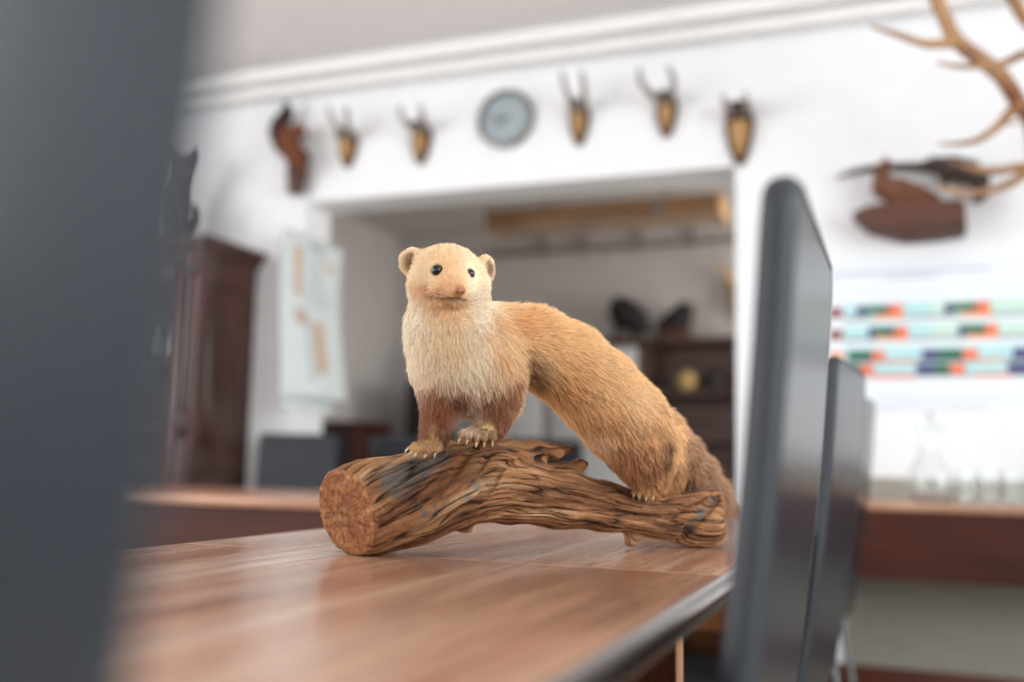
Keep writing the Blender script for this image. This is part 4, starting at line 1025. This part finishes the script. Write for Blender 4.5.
s = N('marten_skin'); a = s.n('Attribute', attribute_name='col'); nz = s.noise(s.coord(), 400, 4)
c_ = s.mix(s.ramp(nz, [(.35, (.3, .3, .3)), (.65, (0, 0, 0))]), a.outputs['Color'], (.25, .13, .06))
M_skin = s.bsdf(Base_Color=c_, Roughness=.75, Normal=s.bump(nz, .4, .002), Specular_IOR_Level=.2)
s = N('marten_fur'); a = s.n('Attribute', attribute_name='col')
hb = s.n('BsdfPrincipled'); s.t.links.new(a.outputs['Color'], hb.inputs['Base Color']); hb.inputs['Roughness'].default_value = .55; hb.inputs['Specular IOR Level'].default_value = .12
tb = s.n('BsdfTranslucent'); s.t.links.new(a.outputs['Color'], tb.inputs['Color'])
mx_ = s.n('MixShader'); mx_.inputs[0].default_value = .22; s.t.links.new(hb.outputs[0], mx_.inputs[1]); s.t.links.new(tb.outputs[0], mx_.inputs[2])
s.t.links.new(mx_.outputs[0], s.out.inputs[0]); M_fur = s.m
M_eye = plain('glass_eye', '0b0807', .05, .1, 40)
M_nose = plain('nose_leather', '9d6743', .4, .15, 400, .3)
M_claw = plain('claw_horn', 'd8c9a4', .35, .1, 200)
M_whisk = plain('whisker_hair', '6b4a35', .5, .1, 40)
root_loc = tuple(np.array(D(560, 470, 1.31))*np.array([1, 1, 0])+np.array([0, 0, TZ+.075]))
marten = thing('stuffed_marten', 'pale golden stuffed marten standing on the driftwood, looking at the viewer', 'animal', root_loc)
FURDATA = {}
def mart_post(me):
    n = len(me.vertices); co = np.empty(n*3, np.float32); me.vertices.foreach_get('co', co); co = co.reshape(-1, 3).astype(float)
    col = np.concatenate([fur_info(co[i:i+20000])[0] for i in range(0, n, 20000)])
    at = me.attributes.new('col', 'FLOAT_COLOR', 'POINT'); at.data.foreach_set('color', np.concatenate([col, np.ones((n, 1))], 1).astype(np.float32).ravel())
    me.calc_loop_triangles(); tr = np.empty(len(me.loop_triangles)*3, np.int32); me.loop_triangles.foreach_get('vertices', tr); FURDATA['tri'] = tr.reshape(-1, 3)
    no = np.empty(n*3, np.float32); me.vertices.foreach_get('normal', no); FURDATA['no'] = no.reshape(-1, 3).astype(float); FURDATA['co'] = co
body = MF.mesh('body', [M_skin], marten, mart_post, it=2)
# the coat
NF = 150000; K = 5
co, no, tri = FURDATA['co'], FURDATA['no'], FURDATA['tri']
e1 = co[tri[:, 1]]-co[tri[:, 0]]; e2 = co[tri[:, 2]]-co[tri[:, 0]]; ar = np.linalg.norm(np.cross(e1, e2), axis=1)
cen = co[tri].mean(1); wgt = ar.copy()
wgt *= np.where(np.linalg.norm(cen-hc, axis=1) < .075, 2.2, 1.0)          # denser short coat on the head
ix = rng.choice(len(tri), NF, p=wgt/wgt.sum()); u = rng.random((NF, 2)); fl = u.sum(1) > 1; u[fl] = 1-u[fl]
P0 = co[tri[ix, 0]]+e1[ix]*u[:, :1]+e2[ix]*u[:, 1:]
Nn = no[tri[ix]].mean(1); Nn /= np.linalg.norm(Nn, axis=1)[:, None]
col, flow, fur = [np.concatenate(z) for z in zip(*[fur_info(P0[i:i+20000]) for i in range(0, NF, 20000)])]
keep = fur > .0006
P0, Nn, col, flow, fur = P0[keep], Nn[keep], col[keep], flow[keep], fur[keep]; NF = len(P0)
flow = flow-Nn*(flow*Nn).sum(1)[:, None]; flow /= np.linalg.norm(flow, axis=1)[:, None]+1e-6
side = np.cross(Nn, flow)
cl = np.array([mnoise.noise(Vector(p*55)) for p in P0]); cl2 = np.array([mnoise.noise(Vector(p*160)) for p in P0]); cl3 = np.array([mnoise.noise(Vector(p*160)+Vector((9, 3, 5))) for p in P0])
guard = rng.random(NF) < .22
ln = fur*(.7+.5*rng.random(NF))*(1+.3*cl2)*np.where(guard, 1.35, 1.0)
j = rng.normal(0, .16, NF)+.30*cl3
lift = .42+.16*rng.normal(0, 1, NF)+.17*cl2+np.where(guard, .18, 0)
dirv = flow+side*j[:, None]+Nn*np.clip(lift, .08, 1.2)[:, None]; dirv /= np.linalg.norm(dirv, axis=1)[:, None]
end = flow*1.0+side*(j*1.3)[:, None]+Nn*np.clip(lift*.5, .02, 1)[:, None]; end /= np.linalg.norm(end, axis=1)[:, None]
pos = np.empty((NF, K, 3)); pos[:, 0] = P0-Nn*.0004
for k in range(1, K):
    f_ = k/(K-1); dd = dirv*(1-f_)+end*f_; pos[:, k] = pos[:, k-1]+dd*(ln/(K-1))[:, None]
hcv = bpy.data.hair_curves.new('coat_fur'); hcv.add_curves([K]*NF)
lp = pos.reshape(-1, 3)-np.array(root_loc)
hcv.attributes['position'].data.foreach_set('vector', lp.astype(np.float32).ravel())
ra = hcv.attributes.new('radius', 'FLOAT', 'POINT')
thick = np.where(guard, 1.5, 1.0)
ra.data.foreach_set('value', (thick[:, None]*np.array([.00022, .00023, .0002, .00014, .00003])[None]).astype(np.float32).ravel())
val = (1+.22*cl+.28*cl2+rng.normal(0, .16, NF)+np.where(guard, .12, 0))[:, None]
cb = col**1.0; lum = cb@np.array([.3, .55, .15]); cb = cb*.80+lum[:, None]*.20
cc_ = 1.42*cb*np.clip(val, .3, 1.8); cc_ = cc_*np.minimum(1, .90/cc_.max(1))[:, None]; cc_ = np.clip(cc_, .004, .90)
ca = hcv.attributes.new('col', 'FLOAT_COLOR', 'CURVE'); ca.data.foreach_set('color', np.concatenate([cc_, np.ones((NF, 1))], 1).astype(np.float32).ravel())
hcv.materials.append(M_fur); fo = link('coat_fur', hcv, marten)
for p, r_, g in EYES:
    b = MB(); b.ball(p, r_, M_eye, None, 24, 16); o = b.build('eye', marten, 180); o['label'] = 'shiny black glass eye'
b = MB(); b.ball(NOSE+fw*.001, np.array([1, 1, 1.])*1.0, M_nose, Matrix(((rt[0]*.0072, ut[0]*.0054, fw[0]*.0052), (rt[1]*.0072, ut[1]*.0054, fw[1]*.0052), (rt[2]*.0072, ut[2]*.0054, fw[2]*.0052))), 20, 12)
for s_ in (-1, 1): b.ball(NOSE+fw*.0052+rt*s_*.0032-ut*.0018, (.0013, .0013, .0011), M_black, None, 8, 6)
b.build('nose', marten, 180)
for q, d_, r_ in TOES:
    d_ = d_/np.linalg.norm(d_); b = MB(); dn = np.array([0, 0, -1.])
    b.tube([q+d_*r_*.2+dn*(-.0004), q+d_*(r_+.0016)+dn*.0004, q+d_*(r_+.003)+dn*.0022], [r_*.62, r_*.45, .0003], M_claw, 8); b.build('claw', marten, 180)
b = MB()
for s_ in (-1, 1):
    for i in range(8):
        p = hp(s_*(9+1.2*(i % 4)), -10-2.2*(i//2), 44-3*(i % 4)); L_w = .020+.008*rng.random()
        dv = rt*s_*.9+ut*(.12-.12*i/2+rng.normal(0, .05))-fw*.25; dv /= np.linalg.norm(dv)
        b.tube([p, p+dv*L_w*.5+ut*.001, p+dv*L_w-ut*.002], [.00022, .00016, .00005], M_whisk, 5)
b.build('whiskers', marten, 180)

# ------------------------------------------------------------------ view
vs = SC.view_settings
SC.display_settings.display_device = 'sRGB'
vs.view_transform = 'Standard'; vs.look = 'None'; vs.exposure = 0.12; vs.gamma = 1.0; vs.use_curve_mapping = False
try: SC.cycles.use_denoising = True
except Exception: pass
